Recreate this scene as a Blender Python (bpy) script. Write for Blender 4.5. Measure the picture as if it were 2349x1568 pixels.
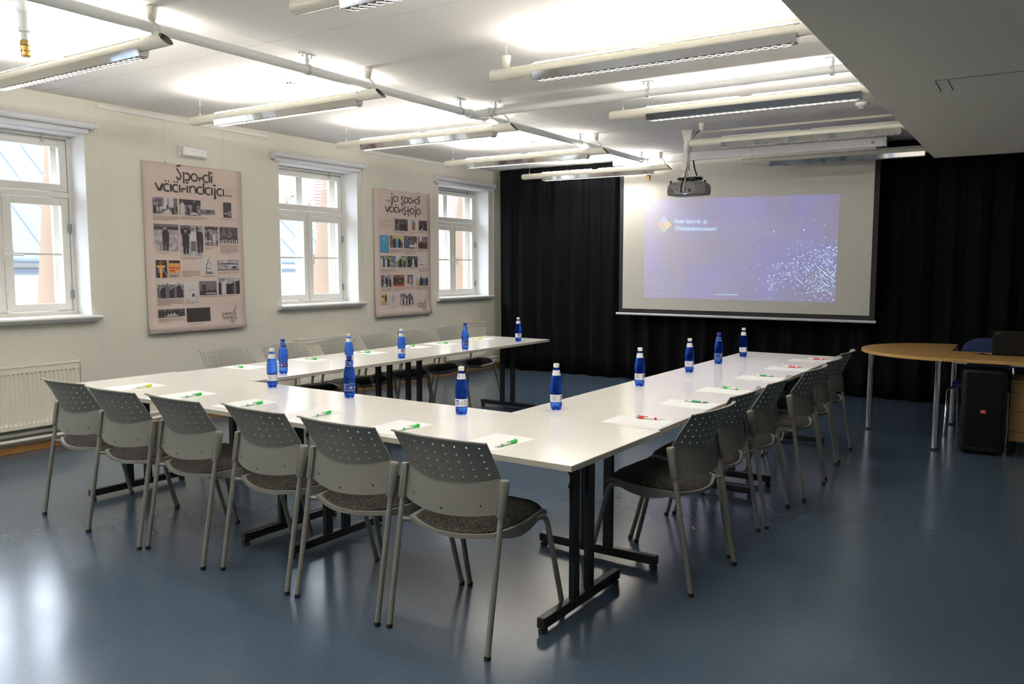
import bpy, bmesh, math, random
from math import pi, sin, cos, radians as R
from mathutils import Vector, Matrix
rnd = random.Random(7)
for o in list(bpy.data.objects): bpy.data.objects.remove(o)
scene = bpy.context.scene
COL = scene.collection

# ------------------------------------------------------------------ camera
F_PX = 1876.42
cam = bpy.data.cameras.new('camera'); camo = bpy.data.objects.new('camera', cam); COL.objects.link(camo)
cam.sensor_width = 36.0; cam.lens = F_PX / 2349 * 36.0; cam.clip_start = 0.05; cam.clip_end = 300
yaw, pitch, roll = 0.5719, -0.0908, 0.0009
fwd = Vector((-sin(yaw)*cos(pitch), cos(yaw)*cos(pitch), sin(pitch)))
rgt = Vector((cos(yaw), sin(yaw), 0)); upv = rgt.cross(fwd)
r2 = cos(roll)*rgt + sin(roll)*upv; u2 = -sin(roll)*rgt + cos(roll)*upv
m = Matrix((r2, u2, -fwd)).transposed().to_4x4(); m.translation = Vector((7.1437, -1.8289, 1.4727))
camo.matrix_world = m
scene.camera = camo

# ------------------------------------------------------------------ world, sun, exposure
w = bpy.data.worlds.new('sky'); scene.world = w; w.use_nodes = True
bg = w.node_tree.nodes['Background']; bg.inputs[0].default_value = (0.78, 0.87, 1.0, 1); bg.inputs[1].default_value = 5.4
sun = bpy.data.lights.new('sun', 'SUN'); sun.energy = 2.2; sun.angle = R(2); sun.color = (1, 0.95, 0.87)
suno = bpy.data.objects.new('sun', sun); COL.objects.link(suno)
suno.rotation_euler = Vector((-0.62, 0.55, -0.62)).to_track_quat('-Z', 'Y').to_euler()
vs = scene.view_settings
vs.view_transform = 'Standard'; vs.look = 'None'; vs.gamma = 1; vs.use_curve_mapping = False; vs.exposure = 1.32
DOWN = 4.6          # watts of each lit fixture's downward lamp
LAMP = 67.0        # emission of the fluorescent tubes
cy = scene.cycles
cy.max_bounces = 10; cy.diffuse_bounces = 5; cy.glossy_bounces = 4; cy.transmission_bounces = 8; cy.transparent_max_bounces = 12
cy.sample_clamp_indirect = 4.0; cy.caustics_reflective = False; cy.caustics_refractive = False
cy.use_denoising = True

# ------------------------------------------------------------------ materials
def M(name, col, rough=0.5, metal=0.0, spec=0.5, var=0.06, scale=20.0, bump=0.0, bscale=None, emit=None, estr=0.0, coat=0.0, sheen=0.0):
    mt = bpy.data.materials.new(name); mt.use_nodes = True
    nt = mt.node_tree; b = nt.nodes['Principled BSDF']
    b.inputs['Roughness'].default_value = rough; b.inputs['Metallic'].default_value = metal
    b.inputs['Specular IOR Level'].default_value = spec
    b.inputs['Coat Weight'].default_value = coat; b.inputs['Sheen Weight'].default_value = sheen
    tc = nt.nodes.new('ShaderNodeTexCoord')
    n = nt.nodes.new('ShaderNodeTexNoise'); n.inputs['Scale'].default_value = scale; n.inputs['Detail'].default_value = 4
    nt.links.new(tc.outputs['Object'], n.inputs['Vector'])
    mx = nt.nodes.new('ShaderNodeMix'); mx.data_type = 'RGBA'
    c = tuple(col) + (1,)
    mx.inputs[6].default_value = tuple(v*(1-var) for v in col) + (1,)
    mx.inputs[7].default_value = tuple(min(1, v*(1+var)) for v in col) + (1,)
    nt.links.new(n.outputs[0], mx.inputs[0]); nt.links.new(mx.outputs[2], b.inputs['Base Color'])
    if bump:
        n2 = nt.nodes.new('ShaderNodeTexNoise'); n2.inputs['Scale'].default_value = bscale or scale; n2.inputs['Detail'].default_value = 3
        nt.links.new(tc.outputs['Object'], n2.inputs['Vector'])
        bp = nt.nodes.new('ShaderNodeBump'); bp.inputs['Strength'].default_value = bump; bp.inputs['Distance'].default_value = 0.002
        nt.links.new(n2.outputs[0], bp.inputs['Height']); nt.links.new(bp.outputs[0], b.inputs['Normal'])
    if emit:
        b.inputs['Emission Color'].default_value = tuple(emit) + (1,); b.inputs['Emission Strength'].default_value = estr
    return mt

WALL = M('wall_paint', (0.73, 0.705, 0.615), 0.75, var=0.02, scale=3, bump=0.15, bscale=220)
REVEAL = M('reveal_paint', (0.80, 0.79, 0.78), 0.6, var=0.02, scale=3)
CEIL = M('ceiling_paint', (0.86, 0.835, 0.81), 0.85, var=0.015, scale=2)
JOINT = M('ceiling_joint', (0.62, 0.60, 0.58), 0.9)
SOFFIT = M('soffit_paint', (0.80, 0.78, 0.70), 0.85, var=0.015, scale=2)
WOODT = M('oak_strip', (0.30, 0.155, 0.05), 0.4, var=0.3, scale=9)
WHITEP = M('white_enamel', (0.78, 0.77, 0.74), 0.35, var=0.03, scale=8)
FRAMEW = M('window_paint', (0.80, 0.78, 0.73), 0.4, var=0.04, scale=12)
RADW = M('radiator_enamel', (0.84, 0.80, 0.69), 0.35, var=0.03, scale=5)
HINGE = M('hinge_steel', (0.35, 0.36, 0.38), 0.4, 0.8)
BLINDW = M('blind_fabric', (0.74, 0.75, 0.78), 0.6, var=0.03, scale=40)
GREYP = M('grey_plastic', (0.205, 0.202, 0.176), 0.42, var=0.05, scale=60, bump=0.25, bscale=900)
GREYM = M('grey_lacquered_tube', (0.27, 0.265, 0.235), 0.36, 0.3, var=0.05, scale=60)
RUBBER = M('black_rubber', (0.012, 0.012, 0.012), 0.6)
BLACKM = M('black_lacquered_steel', (0.010, 0.010, 0.011), 0.35, var=0.1)
TOPW = M('white_laminate', (0.83, 0.81, 0.755), 0.15, var=0.01, scale=6, spec=0.5)
EDGEB = M('table_edge_band', (0.60, 0.575, 0.49), 0.4, var=0.03)
PAPER = M('paper', (0.76, 0.76, 0.765), 0.7, var=0.01)
CREAM = M('cream_lacquer', (0.72, 0.70, 0.60), 0.22, var=0.02, spec=0.6)
MIRROR = M('polished_aluminium', (0.80, 0.80, 0.80), 0.06, 1.0, var=0.02)
ALU = M('satin_aluminium', (0.72, 0.72, 0.72), 0.25, 0.9, var=0.03)
LOUVRE = M('louvre_blade', (0.86, 0.86, 0.86), 0.3, 0.35, var=0.02)
INNERG = M('fixture_inside', (0.20, 0.195, 0.165), 0.5)
CABLEW = M('cable_sheath', (0.60, 0.57, 0.48), 0.5)
STEEL = M('galvanised_steel', (0.50, 0.52, 0.53), 0.45, 0.3, var=0.12, scale=30)
PIPEW = M('painted_pipe', (0.68, 0.70, 0.70), 0.4, var=0.06, scale=25)
BRASS = M('brass', (0.42, 0.27, 0.09), 0.32, 0.9, var=0.1)
PIPER = M('pipe_enamel', (0.84, 0.81, 0.72), 0.3, var=0.02)
CURT = M('black_curtain_cloth', (0.0036, 0.0036, 0.0048), 0.8, var=0.25, scale=8, spec=0.09, sheen=0.0)
SCREENW = M('screen_cloth', (0.70, 0.68, 0.62), 0.8, var=0.015, scale=2)
SCREENB = M('screen_border', (0.012, 0.012, 0.013), 0.7)
CASEW = M('screen_case_enamel', (0.72, 0.71, 0.73), 0.4)
BARW = M('screen_bar_enamel', (0.70, 0.70, 0.74), 0.4)
PROJG = M('projector_plastic', (0.17, 0.17, 0.165), 0.45, var=0.04, bump=0.1, bscale=600)
PROJD = M('projector_grille', (0.10, 0.10, 0.10), 0.5)
BLACKP = M('black_plastic', (0.006, 0.006, 0.0065), 0.5, spec=0.3, var=0.1)
SPEAKB = M('speaker_grille', (0.0035, 0.0035, 0.004), 0.7, spec=0.15, var=0.3, scale=400)
BEECH = M('beech_veneer', (0.56, 0.34, 0.115), 0.32, var=0.10, scale=22)
CHROME = M('chrome', (0.72, 0.72, 0.73), 0.08, 1.0)
BLUEF = M('blue_fabric', (0.006, 0.018, 0.085), 0.85, var=0.2, scale=300)
REDP = M('red_plastic', (0.62, 0.035, 0.025), 0.3)
GREENP = M('green_plastic', (0.03, 0.50, 0.07), 0.3)
DGREENP = M('dark_green_plastic', (0.02, 0.26, 0.08), 0.3)
YELLOWP = M('yellow_plastic', (0.70, 0.70, 0.02), 0.3)
WHITEPL = M('white_plastic', (0.80, 0.80, 0.80), 0.3)
METAL = M('pen_metal', (0.6, 0.6, 0.62), 0.25, 0.9)
CAPW = M('bottle_cap_white', (0.78, 0.77, 0.70), 0.4)
CAPB = M('bottle_cap_blue', (0.008, 0.022, 0.22), 0.4)
LABW = M('label_white', (0.74, 0.75, 0.80), 0.45)
LABB = M('label_blue', (0.012, 0.035, 0.27), 0.4)
LABINK = M('label_ink', (0.05, 0.07, 0.33), 0.5)
LABSIL = M('label_silver', (0.45, 0.46, 0.50), 0.4)
POSTER = M('poster_cloth', (0.635, 0.515, 0.470), 0.8, var=0.02, scale=4)
INK = M('black_ink', (0.02, 0.018, 0.02), 0.7)
CAPTION = M('caption_ink', (0.16, 0.13, 0.125), 0.7)
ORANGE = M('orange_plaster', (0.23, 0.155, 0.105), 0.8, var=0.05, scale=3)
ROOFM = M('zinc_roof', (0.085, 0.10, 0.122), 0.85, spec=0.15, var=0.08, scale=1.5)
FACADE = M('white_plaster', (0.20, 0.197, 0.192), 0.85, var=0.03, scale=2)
GROUND = M('yard_ground', (0.35, 0.34, 0.33), 0.9)
LUMIN = M('exit_lamp_cover', (0.72, 0.70, 0.68), 0.25, var=0.02)
LAPT = M('laptop_lid', (0.005, 0.0045, 0.004), 0.6, spec=0.25)
TAN = M('tan_mark', (0.30, 0.19, 0.08), 0.4)

def brick():
    mt = bpy.data.materials.new('red_brick'); mt.use_nodes = True; nt = mt.node_tree; b = nt.nodes['Principled BSDF']
    tc = nt.nodes.new('ShaderNodeTexCoord'); mp = nt.nodes.new('ShaderNodeMapping'); mp.inputs['Rotation'].default_value = (pi/2, 0, pi/2)
    mp.inputs['Rotation'].default_value = (0, pi/2, pi/2)
    t = nt.nodes.new('ShaderNodeTexBrick'); t.inputs['Scale'].default_value = 5.5
    t.inputs['Color1'].default_value = (0.11, 0.052, 0.045, 1); t.inputs['Color2'].default_value = (0.14, 0.072, 0.064, 1); t.inputs['Mortar'].default_value = (0.18, 0.165, 0.16, 1)
    t.inputs['Mortar Size'].default_value = 0.03
    sx = nt.nodes.new('ShaderNodeSeparateXYZ'); cx = nt.nodes.new('ShaderNodeCombineXYZ')
    nt.links.new(tc.outputs['Object'], sx.inputs[0]); nt.links.new(sx.outputs[1], cx.inputs[0]); nt.links.new(sx.outputs[2], cx.inputs[1])
    nt.links.new(cx.outputs[0], t.inputs['Vector']); nt.links.new(t.outputs[0], b.inputs['Base Color']); b.inputs['Roughness'].default_value = 0.9
    return mt
BRICK = brick()

def floor_mat():
    mt = bpy.data.materials.new('blue_linoleum'); mt.use_nodes = True; nt = mt.node_tree; b = nt.nodes['Principled BSDF']
    tc = nt.nodes.new('ShaderNodeTexCoord')
    def noise(s, d=4, dist=0.0, sc=(1, 1, 1)):
        mp = nt.nodes.new('ShaderNodeMapping'); mp.inputs['Scale'].default_value = sc; nt.links.new(tc.outputs['Object'], mp.inputs[0])
        n = nt.nodes.new('ShaderNodeTexNoise'); n.inputs['Scale'].default_value = s; n.inputs['Detail'].default_value = d; n.inputs['Distortion'].default_value = dist
        nt.links.new(mp.outputs[0], n.inputs['Vector']); return n
    n1 = noise(70, 6, 1.0, (1, 0.7, 1)); n2 = noise(1.3, 2)
    cr = nt.nodes.new('ShaderNodeValToRGB'); nt.links.new(n1.outputs[0], cr.inputs[0])
    e = cr.color_ramp.elements; e[0].position = 0.30; e[0].color = (0.060, 0.093, 0.136, 1); e[1].position = 0.70; e[1].color = (0.075, 0.113, 0.160, 1)
    mx = nt.nodes.new('ShaderNodeMix'); mx.data_type = 'RGBA'; mx.blend_type = 'MULTIPLY'; mx.inputs[0].default_value = 0.25
    nt.links.new(cr.outputs[0], mx.inputs[6]); nt.links.new(n2.outputs[0], mx.inputs[7]); nt.links.new(mx.outputs[2], b.inputs['Base Color'])
    rr = nt.nodes.new('ShaderNodeMapRange'); rr.inputs[3].default_value = 0.16; rr.inputs[4].default_value = 0.24
    n3 = noise(3.0, 5); nt.links.new(n3.outputs[0], rr.inputs[0]); nt.links.new(rr.outputs[0], b.inputs['Roughness'])
    b.inputs['Specular IOR Level'].default_value = 0.48
    n4 = noise(26, 2); bp = nt.nodes.new('ShaderNodeBump'); bp.inputs['Strength'].default_value = 0.035; bp.inputs['Distance'].default_value = 0.002
    nt.links.new(n4.outputs[0], bp.inputs['Height']); nt.links.new(bp.outputs[0], b.inputs['Normal'])
    return mt
FLOOR = floor_mat()

def speckle():
    mt = bpy.data.materials.new('speckled_seat_fabric'); mt.use_nodes = True; nt = mt.node_tree; b = nt.nodes['Principled BSDF']
    tc = nt.nodes.new('ShaderNodeTexCoord'); n = nt.nodes.new('ShaderNodeTexNoise'); n.inputs['Scale'].default_value = 330; n.inputs['Detail'].default_value = 2
    nt.links.new(tc.outputs['Object'], n.inputs['Vector'])
    cr = nt.nodes.new('ShaderNodeValToRGB'); nt.links.new(n.outputs[0], cr.inputs[0])
    e = cr.color_ramp.elements; e[0].position = 0.52; e[0].color = (0.010, 0.0095, 0.009, 1); e[1].position = 0.72; e[1].color = (0.26, 0.235, 0.19, 1)
    nt.links.new(cr.outputs[0], b.inputs['Base Color']); b.inputs['Roughness'].default_value = 0.9; b.inputs['Specular IOR Level'].default_value = 0.2
    bp = nt.nodes.new('ShaderNodeBump'); bp.inputs['Strength'].default_value = 0.6; bp.inputs['Distance'].default_value = 0.003
    nt.links.new(n.outputs[0], bp.inputs['Height']); nt.links.new(bp.outputs[0], b.inputs['Normal'])
    return mt
FABRIC = speckle()

def glass_mat(name, tint, refl=1.0):
    mt = bpy.data.materials.new(name); mt.use_nodes = True; nt = mt.node_tree
    nt.nodes.remove(nt.nodes['Principled BSDF']); out = nt.nodes['Material Output']
    t = nt.nodes.new('ShaderNodeBsdfTransparent'); t.inputs[0].default_value = tint + (1,)
    g = nt.nodes.new('ShaderNodeBsdfGlossy'); g.inputs['Roughness'].default_value = 0.02
    lw = nt.nodes.new('ShaderNodeLayerWeight'); lw.inputs[0].default_value = 0.5
    f = nt.nodes.new('ShaderNodeMapRange'); f.inputs[1].default_value = 0.45; f.inputs[3].default_value = 0.03; f.inputs[4].default_value = 0.45; nt.links.new(lw.outputs['Facing'], f.inputs[0])
    mx = nt.nodes.new('ShaderNodeMixShader')
    nt.links.new(f.outputs[0], mx.inputs[0]); nt.links.new(t.outputs[0], mx.inputs[1]); nt.links.new(g.outputs[0], mx.inputs[2]); nt.links.new(mx.outputs[0], out.inputs[0])
    return mt
GLASS = glass_mat('window_glass', (0.97, 0.98, 0.98))

def bottle_mat():
    mt = bpy.data.materials.new('blue_bottle_plastic'); mt.use_nodes = True; nt = mt.node_tree
    nt.nodes.remove(nt.nodes['Principled BSDF']); out = nt.nodes['Material Output']
    tc = nt.nodes.new('ShaderNodeTexCoord'); n = nt.nodes.new('ShaderNodeTexNoise'); n.inputs['Scale'].default_value = 60; nt.links.new(tc.outputs['Object'], n.inputs['Vector'])
    bp = nt.nodes.new('ShaderNodeBump'); bp.inputs['Strength'].default_value = 0.15; bp.inputs['Distance'].default_value = 0.002; nt.links.new(n.outputs[0], bp.inputs['Height'])
    gl = nt.nodes.new('ShaderNodeBsdfGlass'); gl.inputs['Color'].default_value = (0.24, 0.46, 0.985, 1); gl.inputs['Roughness'].default_value = 0.02; gl.inputs['IOR'].default_value = 1.33
    nt.links.new(bp.outputs[0], gl.inputs['Normal'])
    tr = nt.nodes.new('ShaderNodeBsdfTransparent'); tr.inputs[0].default_value = (0.36, 0.60, 0.99, 1)
    df = nt.nodes.new('ShaderNodeBsdfTranslucent'); df.inputs[0].default_value = (0.02, 0.09, 0.75, 1)
    m1 = nt.nodes.new('ShaderNodeMixShader'); m1.inputs[0].default_value = 0.38; nt.links.new(gl.outputs[0], m1.inputs[1]); nt.links.new(tr.outputs[0], m1.inputs[2])
    m2 = nt.nodes.new('ShaderNodeMixShader'); m2.inputs[0].default_value = 0.10; nt.links.new(m1.outputs[0], m2.inputs[1]); nt.links.new(df.outputs[0], m2.inputs[2])
    nt.links.new(m2.outputs[0], out.inputs[0])
    return mt
BOTTLE = bottle_mat()

def photo_mat(name, dark, mid, light, scale):
    mt = bpy.data.materials.new(name); mt.use_nodes = True; nt = mt.node_tree; b = nt.nodes['Principled BSDF']
    tc = nt.nodes.new('ShaderNodeTexCoord'); oi = nt.nodes.new('ShaderNodeObjectInfo')
    ad = nt.nodes.new('ShaderNodeVectorMath'); ad.operation = 'ADD'
    mu = nt.nodes.new('ShaderNodeMath'); mu.operation = 'MULTIPLY'; mu.inputs[1].default_value = 37.0; nt.links.new(oi.outputs['Random'], mu.inputs[0])
    nt.links.new(tc.outputs['Object'], ad.inputs[0]); nt.links.new(mu.outputs[0], ad.inputs[1])
    n = nt.nodes.new('ShaderNodeTexNoise'); n.inputs['Scale'].default_value = scale; n.inputs['Detail'].default_value = 6; n.inputs['Roughness'].default_value = 0.65
    nt.links.new(ad.outputs[0], n.inputs['Vector'])
    cr = nt.nodes.new('ShaderNodeValToRGB'); nt.links.new(n.outputs[0], cr.inputs[0]); cr.color_ramp.elements.new(0.5)
    e = cr.color_ramp.elements
    for k, (p, c) in enumerate(((0.36, dark), (0.5, mid), (0.64, light))): e[k].position = p; e[k].color = c + (1,)
    nt.links.new(cr.outputs[0], b.inputs['Base Color']); b.inputs['Roughness'].default_value = 0.7
    return mt
PH_GREY = photo_mat('photo_grey_tone', (0.03, 0.025, 0.032), (0.16, 0.135, 0.165), (0.45, 0.40, 0.45), 32)
PH_PALE = photo_mat('photo_pale_tone', (0.20, 0.17, 0.20), (0.34, 0.30, 0.34), (0.55, 0.50, 0.54), 20)
PH_DARK = photo_mat('photo_dark_tone', (0.015, 0.012, 0.015), (0.04, 0.033, 0.04), (0.22, 0.19, 0.21), 40)
PH_WARM = photo_mat('photo_warm_colour', (0.03, 0.015, 0.012), (0.14, 0.06, 0.04), (0.42, 0.28, 0.20), 34)
PH_COOL = photo_mat('photo_cool_colour', (0.03, 0.035, 0.05), (0.15, 0.17, 0.24), (0.45, 0.47, 0.52), 34)
PH_GREEN = photo_mat('photo_green_colour', (0.03, 0.05, 0.03), (0.13, 0.20, 0.08), (0.45, 0.50, 0.36), 28)
FIGD = M('photo_dark_figure', (0.022, 0.018, 0.022), 0.7, var=0.3, scale=90)
FIGM = M('photo_mid_figure', (0.13, 0.11, 0.13), 0.7, var=0.3, scale=90)
FIGL = M('photo_light_figure', (0.55, 0.52, 0.53), 0.7, var=0.15, scale=90)
SKIN = M('photo_face_tone', (0.40, 0.31, 0.28), 0.7)
FACEG = M('photo_grey_face', (0.27, 0.24, 0.26), 0.7, var=0.3, scale=120)
SUITB = M('photo_blue_figure', (0.05, 0.09, 0.20), 0.7, var=0.3, scale=90)
CARDBL = M('card_blue', (0.075, 0.25, 0.43), 0.6)
CARDWH = M('card_white', (0.60, 0.57, 0.56), 0.6)
CARDBK = M('card_black', (0.022, 0.02, 0.022), 0.6)
CARDYE = M('card_yellow', (0.58, 0.48, 0.20), 0.6)
TORCH = M('card_orange', (0.62, 0.28, 0.06), 0.6)
CRED = M('card_red', (0.50, 0.06, 0.05), 0.6)
LAMPM = bpy.data.materials.new('fluorescent_tube'); LAMPM.use_nodes = True
_b = LAMPM.node_tree.nodes['Principled BSDF']; _b.inputs['Emission Color'].default_value = (1.0, 0.95, 0.86, 1); _b.inputs['Emission Strength'].default_value = LAMP
LAMPOFF = M('fluorescent_tube_off', (0.75, 0.75, 0.73), 0.3)
def screen_emit(name, col, strength):  # screen white with projected light put into the material as emission
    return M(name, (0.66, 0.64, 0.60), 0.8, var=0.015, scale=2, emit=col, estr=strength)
def slide_mat():  # slide surface glows itself, standing in for the projector's beam
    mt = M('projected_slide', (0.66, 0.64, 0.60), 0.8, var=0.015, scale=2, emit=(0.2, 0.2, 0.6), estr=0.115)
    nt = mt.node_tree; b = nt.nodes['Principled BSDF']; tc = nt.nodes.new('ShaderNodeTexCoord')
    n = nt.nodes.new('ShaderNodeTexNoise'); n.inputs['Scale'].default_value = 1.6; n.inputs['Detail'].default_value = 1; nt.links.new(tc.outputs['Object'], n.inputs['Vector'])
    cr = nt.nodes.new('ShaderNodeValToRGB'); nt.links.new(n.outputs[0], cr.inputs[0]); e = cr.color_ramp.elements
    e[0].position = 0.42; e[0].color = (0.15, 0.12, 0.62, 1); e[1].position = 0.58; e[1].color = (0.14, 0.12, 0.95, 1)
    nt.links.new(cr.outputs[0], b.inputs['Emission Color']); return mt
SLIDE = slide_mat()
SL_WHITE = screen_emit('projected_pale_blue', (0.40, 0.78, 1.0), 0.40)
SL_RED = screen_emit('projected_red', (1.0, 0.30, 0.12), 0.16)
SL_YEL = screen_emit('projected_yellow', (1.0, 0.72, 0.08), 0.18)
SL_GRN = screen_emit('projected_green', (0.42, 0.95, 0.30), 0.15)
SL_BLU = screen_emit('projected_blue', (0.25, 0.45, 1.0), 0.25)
LEDB = M('blue_led', (0.1, 0.1, 0.9), 0.4, emit=(0.3, 0.4, 1.0), estr=2.5)

# ------------------------------------------------------------------ mesh helpers
class MB:
    def __init__(s): s.v = []; s.f = []; s.mi = []; s.k = 0
    def add(s, vs, fs, mi=None):
        n = len(s.v); s.v += [tuple(v) for v in vs]; s.f += [tuple(i+n for i in f) for f in fs]; s.mi += [s.k if mi is None else mi]*len(fs)
    def box(s, a, b, mat=None):
        x0, y0, z0 = a; x1, y1, z1 = b
        vs = [Vector(p) for p in ((x0,y0,z0),(x1,y0,z0),(x1,y1,z0),(x0,y1,z0),(x0,y0,z1),(x1,y0,z1),(x1,y1,z1),(x0,y1,z1))]
        if mat: vs = [mat @ v for v in vs]
        s.add(vs, [(0,3,2,1),(4,5,6,7),(0,1,5,4),(1,2,6,5),(2,3,7,6),(3,0,4,7)])
    def cbox(s, c, d, mat=None):
        s.box([c[i]-d[i]/2 for i in range(3)], [c[i]+d[i]/2 for i in range(3)], mat)
    def bar(s, p0, p1, wd, ht, up=(0,0,1)):
        p0, p1 = Vector(p0), Vector(p1); d = (p1-p0).normalized(); u = Vector(up)
        sd = d.cross(u).normalized(); u = sd.cross(d)
        vs = []
        for p in (p0, p1):
            for a, b in ((-1,-1),(1,-1),(1,1),(-1,1)): vs.append(p + sd*a*wd/2 + u*b*ht/2)
        s.add(vs, [(0,1,2,3),(7,6,5,4),(0,4,5,1),(1,5,6,2),(2,6,7,3),(3,7,4,0)])
    def tube(s, pts, r, n=12, caps=True):
        pts = [Vector(p) for p in pts]; rs = r if isinstance(r, (list, tuple)) else [r]*len(pts)
        N = len(pts); vs = []; ref = None
        for i, p in enumerate(pts):
            d = (pts[min(i+1, N-1)] - pts[max(i-1, 0)]).normalized()
            if ref is None:
                ref = Vector((0,0,1)) if abs(d.z) < 0.9 else Vector((1,0,0))
            a = (ref - d*ref.dot(d)).normalized(); b = d.cross(a); ref = a
            for k in range(n):
                t = 2*pi*k/n; vs.append(p + (a*cos(t) + b*sin(t))*rs[i])
        fs = [(i*n+k, i*n+(k+1) % n, (i+1)*n+(k+1) % n, (i+1)*n+k) for i in range(N-1) for k in range(n)]
        if caps: fs += [tuple(range(n))[::-1], tuple((N-1)*n+k for k in range(n))]
        s.add(vs, fs)
    def lathe(s, prof, n=32, c=(0,0,0), rf=None, mat=None):
        vs = []
        for (r, z) in prof:
            for k in range(n):
                t = 2*pi*k/n; rr, zz = (r, z) if rf is None else rf(r, z, t)
                v = Vector((c[0]+rr*cos(t), c[1]+rr*sin(t), c[2]+zz)); vs.append(mat @ v if mat else v)
        N = len(prof)
        fs = [(i*n+k, i*n+(k+1) % n, (i+1)*n+(k+1) % n, (i+1)*n+k) for i in range(N-1) for k in range(n)]
        if prof[0][0] > 1e-6: fs.append(tuple(range(n))[::-1])
        if prof[-1][0] > 1e-6: fs.append(tuple((N-1)*n+k for k in range(n)))
        s.add(vs, fs)
    def prism(s, poly, z0, z1, mp=lambda x, y, z: (x, y, z)):
        n = len(poly); vs = [mp(x, y, z0) for x, y in poly] + [mp(x, y, z1) for x, y in poly]
        s.add(vs, [tuple(range(n))[::-1], tuple(range(n, 2*n))] + [(i, (i+1) % n, n+(i+1) % n, n+i) for i in range(n)])
    def grid(s, P, closed_u=False):
        nu, nv = len(P), len(P[0]); vs = [p for row in P for p in row]
        fs = [(i*nv+j, ((i+1) % nu)*nv+j, ((i+1) % nu)*nv+j+1, i*nv+j+1) for i in range(nu if closed_u else nu-1) for j in range(nv-1)]
        s.add(vs, fs)
    def sphere(s, c, r, nu=16, nv=10, sc=(1,1,1)):
        prof = [(r*sin(pi*j/nv), -r*cos(pi*j/nv)) for j in range(nv+1)]
        prof[0] = (1e-5, -r); prof[-1] = (1e-5, r)
        s.lathe(prof, nu, mat=Matrix.Translation(Vector(c)) @ Matrix.Diagonal((sc[0], sc[1], sc[2], 1)))

def obj(name, mb, mats, parent=None, smooth=False, bevel=0.0, solid=0.0, split=None, seg=2, offset=-1):
    me = bpy.data.meshes.new(name); me.from_pydata(mb.v, [], mb.f); me.validate(clean_customdata=False)
    if not isinstance(mats, (list, tuple)): mats = [mats]
    for mt in mats: me.materials.append(mt)
    if len(mats) > 1 and len(me.polygons) == len(mb.mi): me.polygons.foreach_set('material_index', mb.mi)
    bm = bmesh.new(); bm.from_mesh(me); bmesh.ops.recalc_face_normals(bm, faces=bm.faces); bm.to_mesh(me); bm.free()
    if smooth: me.polygons.foreach_set('use_smooth', [True]*len(me.polygons))
    o = bpy.data.objects.new(name, me); COL.objects.link(o)
    if parent: o.parent = parent
    if solid: md = o.modifiers.new('solid', 'SOLIDIFY'); md.thickness = solid; md.offset = offset
    if bevel: md = o.modifiers.new('bevel', 'BEVEL'); md.width = bevel; md.segments = seg; md.limit_method = 'ANGLE'; md.angle_limit = R(40)
    if split: md = o.modifiers.new('split', 'EDGE_SPLIT'); md.split_angle = R(split)
    return o
def tag(o, label, cat, group=None):
    o['label'] = label; o['category'] = cat
    if group: o['group'] = group
    return o
def thing(name, label, cat, loc=(0,0,0), rz=0.0, group=None):
    o = bpy.data.objects.new(name, None); COL.objects.link(o); o.empty_display_size = 0.1
    o.location = loc; o.rotation_euler = (0, 0, rz); return tag(o, label, cat, group)
def struct(o, label=None):
    o['kind'] = 'structure'
    if label: o['label'] = label
    return o
def dup(root, loc, rz, label, group=None):
    r = root.copy(); COL.objects.link(r); r.location = loc; r.rotation_euler = (0, 0, rz); r['label'] = label
    if group: r['group'] = group
    for ch in list(root.children):
        c = ch.copy(); COL.objects.link(c); c.parent = r
        for g in list(ch.children):
            d = g.copy(); COL.objects.link(d); d.parent = c
    return r
def one(f, *a, **k):
    mb = MB(); getattr(mb, f)(*a, **k); return mb

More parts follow.
